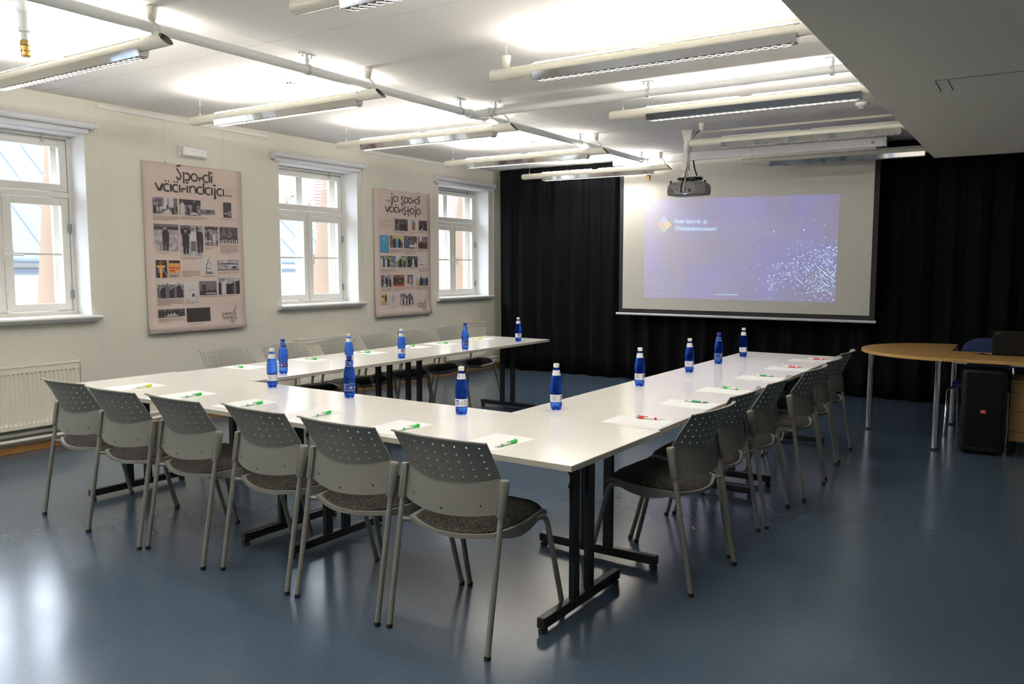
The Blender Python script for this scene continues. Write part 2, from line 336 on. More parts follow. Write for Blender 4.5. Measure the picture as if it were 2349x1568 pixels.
# flat lettering made of strokes
def arc(cx, cy, r, a0, a1, n=14, ry=None):
    ry = ry or r
    return [(cx+r*cos(R(a0+(a1-a0)*i/n)), cy+ry*sin(R(a0+(a1-a0)*i/n))) for i in range(n+1)]
C_ = lambda: arc(.45, .5, .45, 52, 308, ry=.5)
G = {
 'a': (1.25, [C_(), [(1.0, 0), (1.0, 1.02)]]), 'd': (1.25, [C_(), [(1.0, 0), (1.0, 1.6)]]),
 'p': (1.25, [[(.1, -.5), (.1, 1.15)], arc(.6, .5, .45, 128, -128, ry=.5)]), 'o': (1.2, [arc(.5, .5, .48, 0, 360, 24, ry=.5)]),
 'r': (.72, [[(.1, 0), (.1, .52), (.62, .52)]]), 'i': (.42, [[(.12, 0), (.12, 1.0)], [(-.08, 1.42), (.32, 1.42)]]),
 'v': (1.15, [[(0, 1.0), (.46, .05), (.6, .05), (1.02, 1.0)]]), 'n': (1.15, [[(.1, 0), (.1, 1.0)], arc(.55, .5, .4, 150, 0, 8, ry=.5)+[(.95, 0)]]),
 'j': (.55, [[(0, -.5), (.22, -.5), (.22, 1.0)], [(-.02, 1.42), (.4, 1.42)]]),
 'S': (.95, [[(0, 1.8), (.68, 2.0)], [(0, 1.5), (.55, .78), (.62, .5), (.5, .12), (.28, 0), (.08, .12), (0, .4)]]),
 's': (.85, [[(.62, 1.25), (.05, .85), (.55, .35), (.6, 0), (.42, -.28), (.15, -.28), (0, -.08)]]),
 't': (1.0, [[(.4, 1.3), (.4, .5)], [(0, .5), (.9, .5)], [(.4, .3), (.4, -.4), (.75, -.4)]]),
 '.': (.42, [[(.05, .08), (.25, .08)]]), ' ': (.55, []),
 'E': (1.1, [arc(.6, .65, .55, 65, 295, ry=.65), [(.15, .7), (.75, .7)]]), 'l': (.42, [[(.15, 0), (.15, 1.55)]]),
 'e': (1.15, [arc(.5, .5, .45, 0, 310, ry=.5)+[], [(.06, .5), (.95, .5)]]), 'T': (1.05, [[(0, 1.3), (1.0, 1.3)], [(.5, 0), (.5, 1.3)]]),
 'm': (1.65, [[(.1, 0), (.1, 1.0)], arc(.47, .6, .35, 160, 0, 8, ry=.4)+[(.82, 0)], arc(1.17, .6, .35, 160, 0, 8, ry=.4)+[(1.52, 0)]]),
 'g': (1.2, [C_(), [(1.0, 1.0), (1.0, -.3), (.7, -.5), (.2, -.5)]]), '9': (1.15, [arc(.5, .85, .42, 0, 360, 20), [(.92, .85), (.8, .2), (.5, -.2)]]),
 '0': (1.25, [arc(.5, .6, .45, 0, 360, 20, ry=.62)]), '-': (.7, [[(.05, .45), (.55, .45)]]),
 'A': (1.0, [[(0, 0), (.45, 1.3), (.9, 0)], [(.2, .4), (.7, .4)]]), 'U': (1.0, [[(.05, 1.3), (.05, .35)]+arc(.42, .38, .37, 180, 360, 8)+[(.79, 1.3)]]), 'R': (1.0, [[(.05, 0), (.05, 1.25), (.5, 1.25), (.72, 1.0), (.5, .65), (.05, .65)], [(.45, .65), (.8, 0)]]),
}
DOTS = [[(.18, 1.38), (.36, 1.38)], [(.62, 1.38), (.80, 1.38)]]
def strokes(text):
    x = 0; out = []
    for ch in text:
        if ch == 'ä': wd, st = G['a'][0], G['a'][1] + DOTS
        else: wd, st = G[ch]
        out += [[(x+px, py) for px, py in s] for s in st]; x += wd
    return out, x
def ribbon(mb, pts, wgt, mp):
    n = len(pts); L = []; Rr = []
    for i in range(n):
        a = Vector(pts[max(i-1, 0)]); b = Vector(pts[min(i+1, n-1)]); d = (b-a).normalized(); nn = Vector((-d.y, d.x))
        k = 1.0
        if 0 < i < n-1:
            d0 = (Vector(pts[i])-a).normalized(); n0 = Vector((-d0.y, d0.x)); k = min(1.6, 1/max(.3, nn.dot(n0)))
        p = Vector(pts[i]); L.append(mp(*(p+nn*wgt*k/2))); Rr.append(mp(*(p-nn*wgt*k/2)))
    mb.add(L+Rr, [(i, i+1, n+i+1, n+i) for i in range(n-1)])
def write(mb, text, mp, x0, y0, h, width=None, wgt=.2):
    st, tot = strokes(text); sx = h if width is None else width/tot
    for s in st: ribbon(mb, s, wgt, lambda x, y: mp(x0+x*sx, y0+y*h))
def text_mesh(body, size, align='LEFT'):
    cu = bpy.data.curves.new('t', 'FONT'); cu.body = body; cu.size = size; cu.align_x = align; cu.resolution_u = 3
    o = bpy.data.objects.new('t', cu); COL.objects.link(o); dg = bpy.context.evaluated_depsgraph_get()
    me = bpy.data.meshes.new_from_object(o.evaluated_get(dg)); bpy.data.objects.remove(o)
    mb = MB(); mb.v = [tuple(v.co) for v in me.vertices]; mb.f = [tuple(p.vertices) for p in me.polygons]; mb.mi = [0]*len(mb.f); return mb

# ================================================================== the room
XW = 0.37                     # inner face of the window wall
ZC = 2.863                    # ceiling
YB = 8.38                     # back wall
WIN = [(0.906, 2.089), (4.162, 5.344), (6.881, 8.064), (-1.85, -0.667), (-4.60, -3.417)]; WZ0, WZ1 = 1.065, 2.576
struct(obj('floor', one('box', (0.0, -5.2, -0.1), (10.0, YB+.1, 0)), FLOOR), 'glossy mottled blue linoleum floor')
mb = MB()
mb.box((0.0, -5.2, 0), (XW, YB+.1, WZ0)); mb.box((0.0, -5.2, WZ1), (XW, YB+.1, ZC+.1))
ys = [-5.2] + [y for a in sorted(WIN) for y in a] + [YB+.1]
for i in range(0, len(ys), 2): mb.box((0.0, ys[i], WZ0), (XW, ys[i+1], WZ1))
struct(obj('wall_left', mb, WALL), 'pale grey-beige window wall')
struct(obj('wall_back', one('box', (XW, YB, 0), (10.0, YB+.1, ZC+.1)), WALL))
struct(obj('wall_right', one('box', (9.9, -5.2, 0), (10.0, YB, ZC+.1)), CEIL))
struct(obj('wall_front', one('box', (XW, -5.2, 0), (9.9, -5.1, ZC+.1)), CEIL))
struct(obj('ceiling', one('box', (XW-.3, -5.2, ZC), (10.0, YB+.1, ZC+.2)), CEIL), 'white plastered ceiling')
sof = struct(obj('trim_1', one('box', (6.41, -5.1, 2.315), (9.9, 5.32, ZC-.001)), SOFFIT), 'lowered grey soffit over the right side of the room')
mb = MB()          # access panel outline in the soffit
a0, a1, b0, b1 = 6.70, 7.12, 2.39, 2.66
for p, q in (((a0,b0),(a1,b0)), ((a1,b0),(a1,b1)), ((a0,b0),(a0,b1)), ((a0+.05,b0+.03),(a0+.05,b1)), ((a1-.05,b0+.02),(a1-.05,b1))):
    mb.bar((p[0], p[1], 2.3145), (q[0], q[1], 2.3145), .004, .003)
obj('access_panel', mb, GREYM, sof)
mb = MB()          # joints between the ceiling boards
for y in (0.05, 1.75, 3.35, 5.05, 6.75): mb.box((XW, y, ZC-.0004), (6.41, y+.004, ZC+.001))
struct(obj('trim_2', mb, JOINT), 'fine joints between the ceiling boards')
struct(obj('baseboard_left', one('box', (XW, -5.1, 0), (XW+.022, YB, .062)), WOODT, bevel=.004), 'brown wooden baseboard under the window wall')
struct(obj('baseboard_back', one('box', (XW+.03, YB-.02, 0), (9.9, YB, .06)), WOODT, bevel=.004))
# painted reveals, windows, sills
for k, (ya, yb) in enumerate(WIN):
    n = k+1
    mb = MB(); t = .006
    mb.box((.1585, ya-.001, WZ0), (XW+.001, ya+t, WZ1)); mb.box((.1585, yb-t, WZ0), (XW+.001, yb+.001, WZ1)); mb.box((.1585, ya+t, WZ1-t), (XW+.001, yb-t, WZ1+.001))
    struct(obj('trim_%d' % (n*2+2), mb, REVEAL), 'white painted reveal of window %d' % n)
    fr = MB(); x0, x1 = .10, .158
    fr.box((x0, ya, WZ0), (x1, ya+.035, WZ1)); fr.box((x0, yb-.035, WZ0), (x1, yb, WZ1)); fr.box((x0, ya+.035, WZ1-.035), (x1, yb-.035, WZ1)); fr.box((x0, ya+.035, WZ0), (x1, yb-.035, WZ0+.035))
    fr.box((x0, ya+.035, 2.055), (x1, yb-.035, 2.10))
    win = struct(obj('window_%d' % n, fr, FRAMEW, bevel=.003), ['white casement window nearest the camera, cut by the left picture edge', 'white casement window between the two pink posters', 'white casement window beside the black curtain', 'casement window just left of the picture', 'casement window behind the camera'][k])
    ym = (ya+yb)/2 + .02
    def sash(y0, y1, z0, z1, wd, nm='sash', xx=(.105, .150), mt=FRAMEW):
        s = MB(); a, b = xx
        s.box((a, y0, z0), (b, y0+wd, z1)); s.box((a, y1-wd, z0), (b, y1, z1)); s.box((a, y0+wd, z0), (b, y1-wd, z0+wd)); s.box((a, y0+wd, z1-wd), (b, y1-wd, z1))
        so = obj(nm, s, mt, win, bevel=.004)
        g = (a+b)/2; obj('pane', one('box', (g-.002, y0+wd, z0+wd), (g+.002, y1-wd, z1-wd)), GLASS, so)
        return so
    sash(ya+.04, yb-.04, 2.105, WZ1-.04, .062)
    s1 = sash(ya+.04, ym-.004, WZ0+.04, 2.05, .062); s2 = sash(ym+.004, yb-.04, WZ0+.04, 2.05, .062)
    obj('glazing_bar', one('box', (.112, ya+.10, 1.572), (.128, ym-.066, 1.588)), FRAMEW, s1); obj('glazing_bar', one('box', (.112, ym+.066, 1.572), (.128, yb-.10, 1.588)), FRAMEW, s2)
    # espagnolette rod, handle, hinges
    rod = MB(); rod.tube([(.158, ym, 1.085), (.158, ym, 2.07)], .007, 8); rod.box((.150, ym-.012, 1.09), (.168, ym+.012, 1.13)); rod.box((.150, ym-.012, 2.02), (.168, ym+.012, 2.075)); rod.box((.150, ym-.013, 1.52), (.170, ym+.013, 1.64))
    rd = obj('espagnolette', rod, FRAMEW, win, bevel=.002)
    hd = MB()
    if k == 0: hd.tube([(.165, ym, 1.575), (.20, ym, 1.575), (.215, ym+.03, 1.572), (.215, ym+.11, 1.568)], .008, 8)
    else: hd.tube([(.165, ym, 1.575), (.20, ym, 1.575), (.212, ym+.012, 1.56), (.215, ym+.015, 1.62)], .008, 8); hd.tube([(.212, ym+.012, 1.575), (.215, ym+.015, 1.51)], .008, 8)
    obj('handle', hd, FRAMEW if k == 0 else CABLEW, rd)
    for hz in (1.24, 1.80):
        h = MB(); h.tube([(.160, yb-.038, hz-.04), (.160, yb-.038, hz+.04)], .008, 8); h.box((.156, yb-.052, hz-.035), (.161, yb-.024, hz+.035)); obj('hinge', h, HINGE, win)
    lt = MB(); lt.tube([(.160, ya+.05, WZ1-.045), (.160, yb-.05, WZ1-.045)], .0035, 6); lt.tube([(.168, yb-.24, WZ1-.075), (.166, yb-.24, WZ1-.02)], .007, 6); obj('vent_latch', lt, HINGE, win)
    # outer casement and battered outer wall
    o2 = MB(); a, b = -.02, .015
    for y0, y1 in ((ya+.001, ya+.085), (yb-.10, yb-.001), (ym-.045, ym+.045)): o2.box((a, y0, WZ0), (b, y1, WZ1))
    for z0, z1 in ((WZ0, WZ0+.08), (2.03, 2.12), (WZ1-.08, WZ1)): o2.box((a, ya+.02, z0), (b, yb-.02, z1))
    obj('outer_casement', o2, FRAMEW, win)
    # the sill inside the recess must not pass the jambs
    sl2 = MB(); sl2.prism([(XW, .001), (XW+.075, .001), (XW+.082, -.012), (XW+.075, -.024), (XW+.06, -.030), (XW+.055, -.044), (XW, -.044)], ya-.055, yb+.055, lambda x, z, y: (x, y, WZ0+z))
    sl2.box((.1585, ya+t, WZ0), (XW, yb-t, WZ0+.004))
    obj('sill', sl2, WHITEP, win, bevel=.002)
    # orange battered pier outside, right of the window
    bp_ = MB(); bp_.prism([(0.0, .2), (-.55, .2), (-.345, 1.145), (-.095, 2.52), (-.03, 2.9), (0.0, 2.9)], yb-.085, yb+.40, lambda x, z, y: (x, y, z))
    struct(obj('trim_%d' % (n*2+3), bp_, ORANGE), 'orange outer pier seen through window %d' % n)

# ================================================================== outside the windows
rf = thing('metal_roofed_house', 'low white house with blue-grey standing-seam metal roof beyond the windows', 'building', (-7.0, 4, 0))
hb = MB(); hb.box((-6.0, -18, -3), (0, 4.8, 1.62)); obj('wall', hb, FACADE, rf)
ro = MB()
E0, E1 = Vector((.25, -14.2, 1.66)), Vector((.25, 9.0, 1.66)); T0, T1 = Vector((-4.2, -14.2, 5.2)), Vector((-4.2, 5.2, 5.2)); B1 = Vector((-7.6, 9.0, 1.66)); B0 = Vector((-7.6, -14.2, 1.66))
ro.add([E0, E1, T1, T0, B1, B0], [(0, 1, 2, 3), (1, 4, 2), (4, 5, 3, 2), (0, 3, 5), (0, 5, 4, 1)])
roof = obj('roof', ro, ROOFM, rf)
se = MB()
for i in range(46):
    y = -14 + i*.5
    f = 1.0 if y <= 5.2 else max(0, (9.0-y)/3.8)
    if f > .03: se.bar((.25, y, 1.665), (.25-4.45*f, y, 1.665+3.54*f), .02, .03)
obj('seam', se, ROOFM, roof)
gu = MB(); gu.tube([(.30, -14.2, 1.60), (.30, 9.0, 1.60)], .06, 10); gu.box((.0, -14, 1.36), (.06, 8.8, 1.44)); obj('gutter', gu, ROOFM, rf)
fb = thing('plastered_building', 'tall white plastered building with orange arched ornaments beyond the second window', 'building', (-14, 17, 0))
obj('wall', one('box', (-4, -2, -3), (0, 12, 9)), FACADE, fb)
oz = MB()
for i in range(14):
    y = -1.5+i*1.0
    oz.tube([(.02, y+.3*cos(a), 3.6+.3*sin(a)) for a in [pi*j/6 for j in range(7)]], .045, 6)
obj('arch_ornament', oz, ORANGE, fb)
pl = thing('antenna_pole', 'grey pole standing outside the second window', 'pole', (-6.0, 9.75, -3)); obj('mast', one('tube', [(0, 0, 0), (0, 0, 8)], .05, 8), STEEL, pl)
ch = thing('brick_building', 'red brick building seen through the window beside the curtain', 'building', (-6.6, 17.2, -3))
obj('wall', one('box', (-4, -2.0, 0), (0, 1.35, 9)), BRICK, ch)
dp = obj('downpipe', one('tube', [(.12, -.35, 0), (.12, -.35, 8.5)], .07, 8), FACADE, ch)
struct(obj('trim_3', one('box', (-60, -40, -3.2), (-.6, 60, -3.0)), GROUND), 'yard ground outside')

# ================================================================== wall fittings
def radiator(y0, y1, label):
    r = thing('panel_radiator', label, 'radiator', (XW, (y0+y1)/2, 0), 0, 'radiators under the windows'); h = (y1-y0)/2
    z0, z1 = .20, .695; mb = MB(); n = int((y1-y0)/.0335); P = []
    xf = .105
    cols = []
    for i in range(n*6+1):
        y = -h + 2*h*i/(n*6); ph = (i % 6)
        cols.append((y, 0 if ph in (0, 1, 5) else -.011))
    rows = [(z0, 0), (z0+.035, 0), (z0+.055, 1), (z1-.065, 1), (z1-.05, 0), (z1, 0)]
    mb.grid([[(xf+d*wt, y, z) for z, wt in rows] for y, d in cols])
    mb.box((.045, -h, z0), (xf-.013, h, z1)); mb.box((xf-.014, -h, z0), (xf, -h+.004, z1)); mb.box((xf-.014, h-.004, z0), (xf, h, z1)); mb.box((xf-.014, -h, z1-.003), (xf, h, z1)); mb.box((xf-.014, -h, z0), (xf, h, z0+.003))
    obj('panel', mb, RADW, r, smooth=True, split=25)
    g = MB(); g.box((.035, -h-.004, z1-.01), (xf+.004, h+.004, z1+.012))
    gl = obj('top_grille', g, RADW, r, bevel=.004)
    sl = MB()
    for i in range(int(2*h/.03)): sl.box((.05, -h+.02+i*.03, z1+.0118), (.09, -h+.036+i*.03, z1+.0126))
    obj('slot', sl, GREYP, gl)
    for y in (-h*.7, h*.7): obj('wall_bracket', one('box', (.001, y-.02, .3), (.05, y+.02, .62)), RADW, r)
    v = MB(); v.tube([(.075, -h, z1-.045), (.075, -h-.05, z1-.045)], .010, 10); v.tube([(.075, -h-.03, z1-.045), (.075, -h-.03, .1)], .008, 8); vo = obj('valve', v, BRASS, r)
    tv = MB(); tv.tube([(.075, -h-.05, z1-.045), (.075, -h-.115, z1-.045)], [.019, .021], 14); obj('thermostat_head', tv, WHITEPL, vo, smooth=True, split=40)
    return r
radiator(0.95, 1.905, 'white panel radiator at left behind the leftmost chairs, under the nearest window')
radiator(4.30, 5.155, 'white panel radiator under the window between the two posters')
radiator(6.95, 7.85, 'white panel radiator under the window beside the black curtain')
for i, (z, lab) in enumerate(((.155, 'upper of two cream heating pipes running along the window wall'), (.105, 'lower of two cream heating pipes running along the window wall'))):
    p = one('tube', [(XW+.050, -5.05, z), (XW+.050, 8.2, z)], .0145, 12)
    for y in (-3, -1, 1, 2.6, 4, 5.6, 7.4): p.box((XW, y-.01, z-.006), (XW+.05, y+.01, z+.006))
    tag(obj('heating_pipe', p, PIPER, smooth=True, split=40), lab, 'pipe', 'heating pipes along the wall')

def blind(y0, y1, chain_y, label):
    r = thing('roller_blind', label, 'blind', (XW, 0, 0), 0, 'roller blinds above the windows')
    obj('roller', one('tube', [(.05, y0+.02, 2.645), (.05, y1-.02, 2.645)], .028, 18), BLINDW, r, smooth=True, split=40)
    hb = MB(); hb.prism([(.012, 2.572), (.012, 2.615), (.034, 2.615), (.044, 2.58)], y0+.035, y1-.06, lambda x, z, y: (x, y, z)); obj('bottom_bar', hb, BLINDW, r)
    for y in (y0, y1-.02):
        b = MB(); b.tube([(.05, y, 2.645), (.05, y+.022, 2.645)], .032, 18); b.box((.0005, y+.004, 2.60), (.05, y+.018, 2.672)); obj('bracket', b, WHITEPL, r, smooth=True, split=40)
    c = MB(); zs = [2.63-.012*i for i in range(150)]
    for dy in (0, .022):
        for z in zs[::1]:
            s = .0018; c.box((.05-s, chain_y+dy-s, z-.004), (.05+s, chain_y+dy+s, z+.004))
    for j in range(7):
        a = pi*j/6; c.cbox((.05, chain_y+.011-.011*cos(a), .838-.012*sin(a)), (.0035, .0035, .006))
    ch_ = obj('bead_chain', c, WHITEPL, r)
blind(.80, 2.165, 2.195-.03, 'rolled-up white roller blind above the window nearest the camera')
blind(4.06, 5.43, 5.40, 'rolled-up white roller blind above the window between the posters')
blind(6.77, 8.15, 8.10, 'rolled-up white roller blind above the window beside the curtain')
for a, b, z0, z1, lab in ((2.2, 4.02, 2.835, 2.818, 'white picture rail near the ceiling above the poster nearer the camera'), (5.43, 6.79, 2.842, 2.842, 'white picture rail near the ceiling above the poster nearer the curtain')):
    mb = MB(); mb.bar((XW+.011, a, z0-.008), (XW+.011, b, z1-.008), .022, .036)
    tag(obj('picture_rail', mb, WHITEP, bevel=.003), lab, 'rail', 'picture rails')
el = thing('exit_lamp', 'small white emergency lamp on the wall above the left poster', 'lamp', (XW, 3.12, 2.545))
mb = MB(); mb.box((.0005, -.15, -.056), (.028, .15, .056)); obj('base', mb, WHITEPL, el, bevel=.012, seg=3)
mb = MB(); mb.box((.026, -.135, -.047), (.062, .135, .047)); obj('cover', mb, LUMIN, el, bevel=.016, seg=4)
mb = MB(); mb.box((.063, -.05, .004), (.0638, -.012, .008)); mb.box((.063, -.005, .003), (.0638, .045, .006)); obj('marking', mb, STEEL, el)

# ---- posters
def poster(y0, y1, label, title, tpos, photos, caps, sign, rail_y, sk):
    z0, z1 = .868, 2.42; Y = y0; W = y1-y0
    r = thing('poster', label, 'poster', (XW, 0, 0), 0, 'hanging posters')
    def surf(z):                        # the cloth stands off the wall a little more at the bottom rod
        t = (z1-z)/(z1-z0); return .014 + .010*t + (.022*max(0, (t-.93)/.07) if t > .93 else 0)
    nv = 26; sh = MB()
    sh.grid([[(surf(z1-(z1-z0)*j/nv)+.002*sin(i*1.3+j*.4)*(.3 if j < 23 else 1), y0+W*i/12, z1-(z1-z0)*j/nv) for j in range(nv+1)] for i in range(13)])
    obj('sheet', sh, POSTER, r, smooth=True, solid=.0015)
    obj('bottom_rod', one('tube', [(.034, y0+.004, z0+.010), (.034, y1-.004, z0+.010)], .009, 10), POSTER, r)
    for y in rail_y:
        h = MB(); h.tube([(.014, y, z1-.01), (.014, y, 2.797)], .0008, 5); h.box((.010, y-.008, z1-.012), (.018, y+.008, z1+.012)); obj('hanging_wire', h, STEEL, r)
    mp = lambda y, z: (surf(z)+.0036, y, z)
    t = MB()
    for (txt, yy, zz, h, wd, wg) in title: write(t, txt, mp, yy, zz, h, wd, wg)
    obj('title_lettering', t, INK, r)
    t = MB()
    for (txt, yy, zz, h, wd, wg) in sign: write(t, txt, mp, yy, zz, h, wd, wg)
    sy, sz, ss = sk
    for s in ([(0, 0), (.5, .02)], [(.5, .02), (.52, .09)], [(0, 0), (.02, .12), (.22, .10)], [(.1, .2), (.2, .5), (.1, .8), (.3, 1.1)], [(.2, .5), (.45, .45), (.4, .25), (.52, .2)], [(.3, 1.1), (.5, .95), (.62, 1.2)], [(.3, 1.1), (.42, 1.5), (.55, 1.9), (.52, 2.05)], [(.22, .75), (.0, .7), (-.08, .45)], [(.28, .3), (.4, .32), (.5, .4)]):
        ribbon(t, [(sy+a*ss, sz+b*ss) for a, b in s], .004, mp)
    obj('signature_lettering', t, INK, r)
    rr = random.Random(3)
    for (a, zb, b, zt, n) in caps:
        t = MB(); lh = (zt-zb)/n; 
        for i in range(n):
            z = zt-(i+.5)*lh; y = a; end = b if i < n-1 or n == 1 else a+(b-a)*rr.uniform(.45, .8)
            while y < end-.004:
                wl = min(rr.uniform(.008, .036), end-y); hh = min(.0040, lh*.34)
                t.add([mp(y, z-hh/2), mp(y+wl, z-hh/2), mp(y+wl, z+hh/2), mp(y, z+hh/2)], [(0, 1, 2, 3)]); y += wl+.0045
        obj('caption', t, CAPTION, r)
    for (y0_, zb, y1_, zt), bgm, items in photos:
        p = MB(); ex = .0034
        L = [bgm]
        def mat(mm):
            if mm not in L: L.append(mm)
            return L.index(mm)
        w_, h_ = y1_-y0_, zt-zb
        q = lambda u, v, e: (surf(zb+v*h_)+ex+e, y0_+u*w_, zb+v*h_)
        p.add([q(0, 0, 0), q(1, 0, 0), q(1, 1, 0), q(0, 1, 0)], [(0, 1, 2, 3)], 0)
        for k, it in enumerate(items):
            e = .0003*(1+k*.2)
            if it[0] == 'fig':          # standing or seated person: coat, legs, face
                _, u, v0, v1, fm, *hm = it; hh = v1-v0; asp = h_/w_
                bw = hh*.155*asp
                body = [(-1.0, .48), (-1.05, .70), (-.75, .82), (-.2, .86), (.2, .86), (.75, .82), (1.05, .70), (1.0, .48), (.75, .0), (.12, .0), (0, .40), (-.12, .0), (-.75, .0)] if v0 > .02 else [(-1.1, 0), (-1.15, .6), (-.8, .78), (-.2, .83), (.2, .83), (.8, .78), (1.15, .6), (1.1, 0)]
                p.add([q(min(1, max(0, u+a*bw)), max(0, v0+b*hh), e) for a, b in body], [tuple(range(len(body)))], mat(fm))
                rh = hh*.075
                p.add([q(min(1, max(0, u+rh*asp*.85*cos(2*pi*j/12))), min(1, v0+hh*.92+rh*1.1*sin(2*pi*j/12)), e) for j in range(12)], [tuple(range(12))], mat(hm[0] if hm else SKIN if 'warm' in bgm.name or 'cool' in bgm.name or 'green' in bgm.name else FACEG))
                p.add([q(min(1, max(0, u+rh*asp*.88*cos(pi*(.12+.76*j/8)))), min(1, v0+hh*.925+rh*1.15*sin(pi*(.12+.76*j/8))), e*1.3) for j in range(9)], [tuple(range(9))], mat(FIGD))
            elif it[0] == 'poly':
                p.add([q(a, b, e) for a, b in it[1]], [tuple(range(len(it[1])))], mat(it[2]))
            elif it[0] == 'line':
                ribbon(p, [(y0_+a*w_, zb+b*h_) for a, b in it[1]], it[3], lambda y, z: (surf(z)+ex+e, y, z)); p.mi[-(len(it[1])-1):] = [mat(it[2])]*(len(it[1])-1)
        obj('photograph', p, L, r)
    return r
def rect(a, b, c, d): return [(a, b), (c, b), (c, d), (a, d)]
F_ = lambda u, v0, v1, m=None, *h: ('fig', u, v0, v1, m or FIGD, *h)
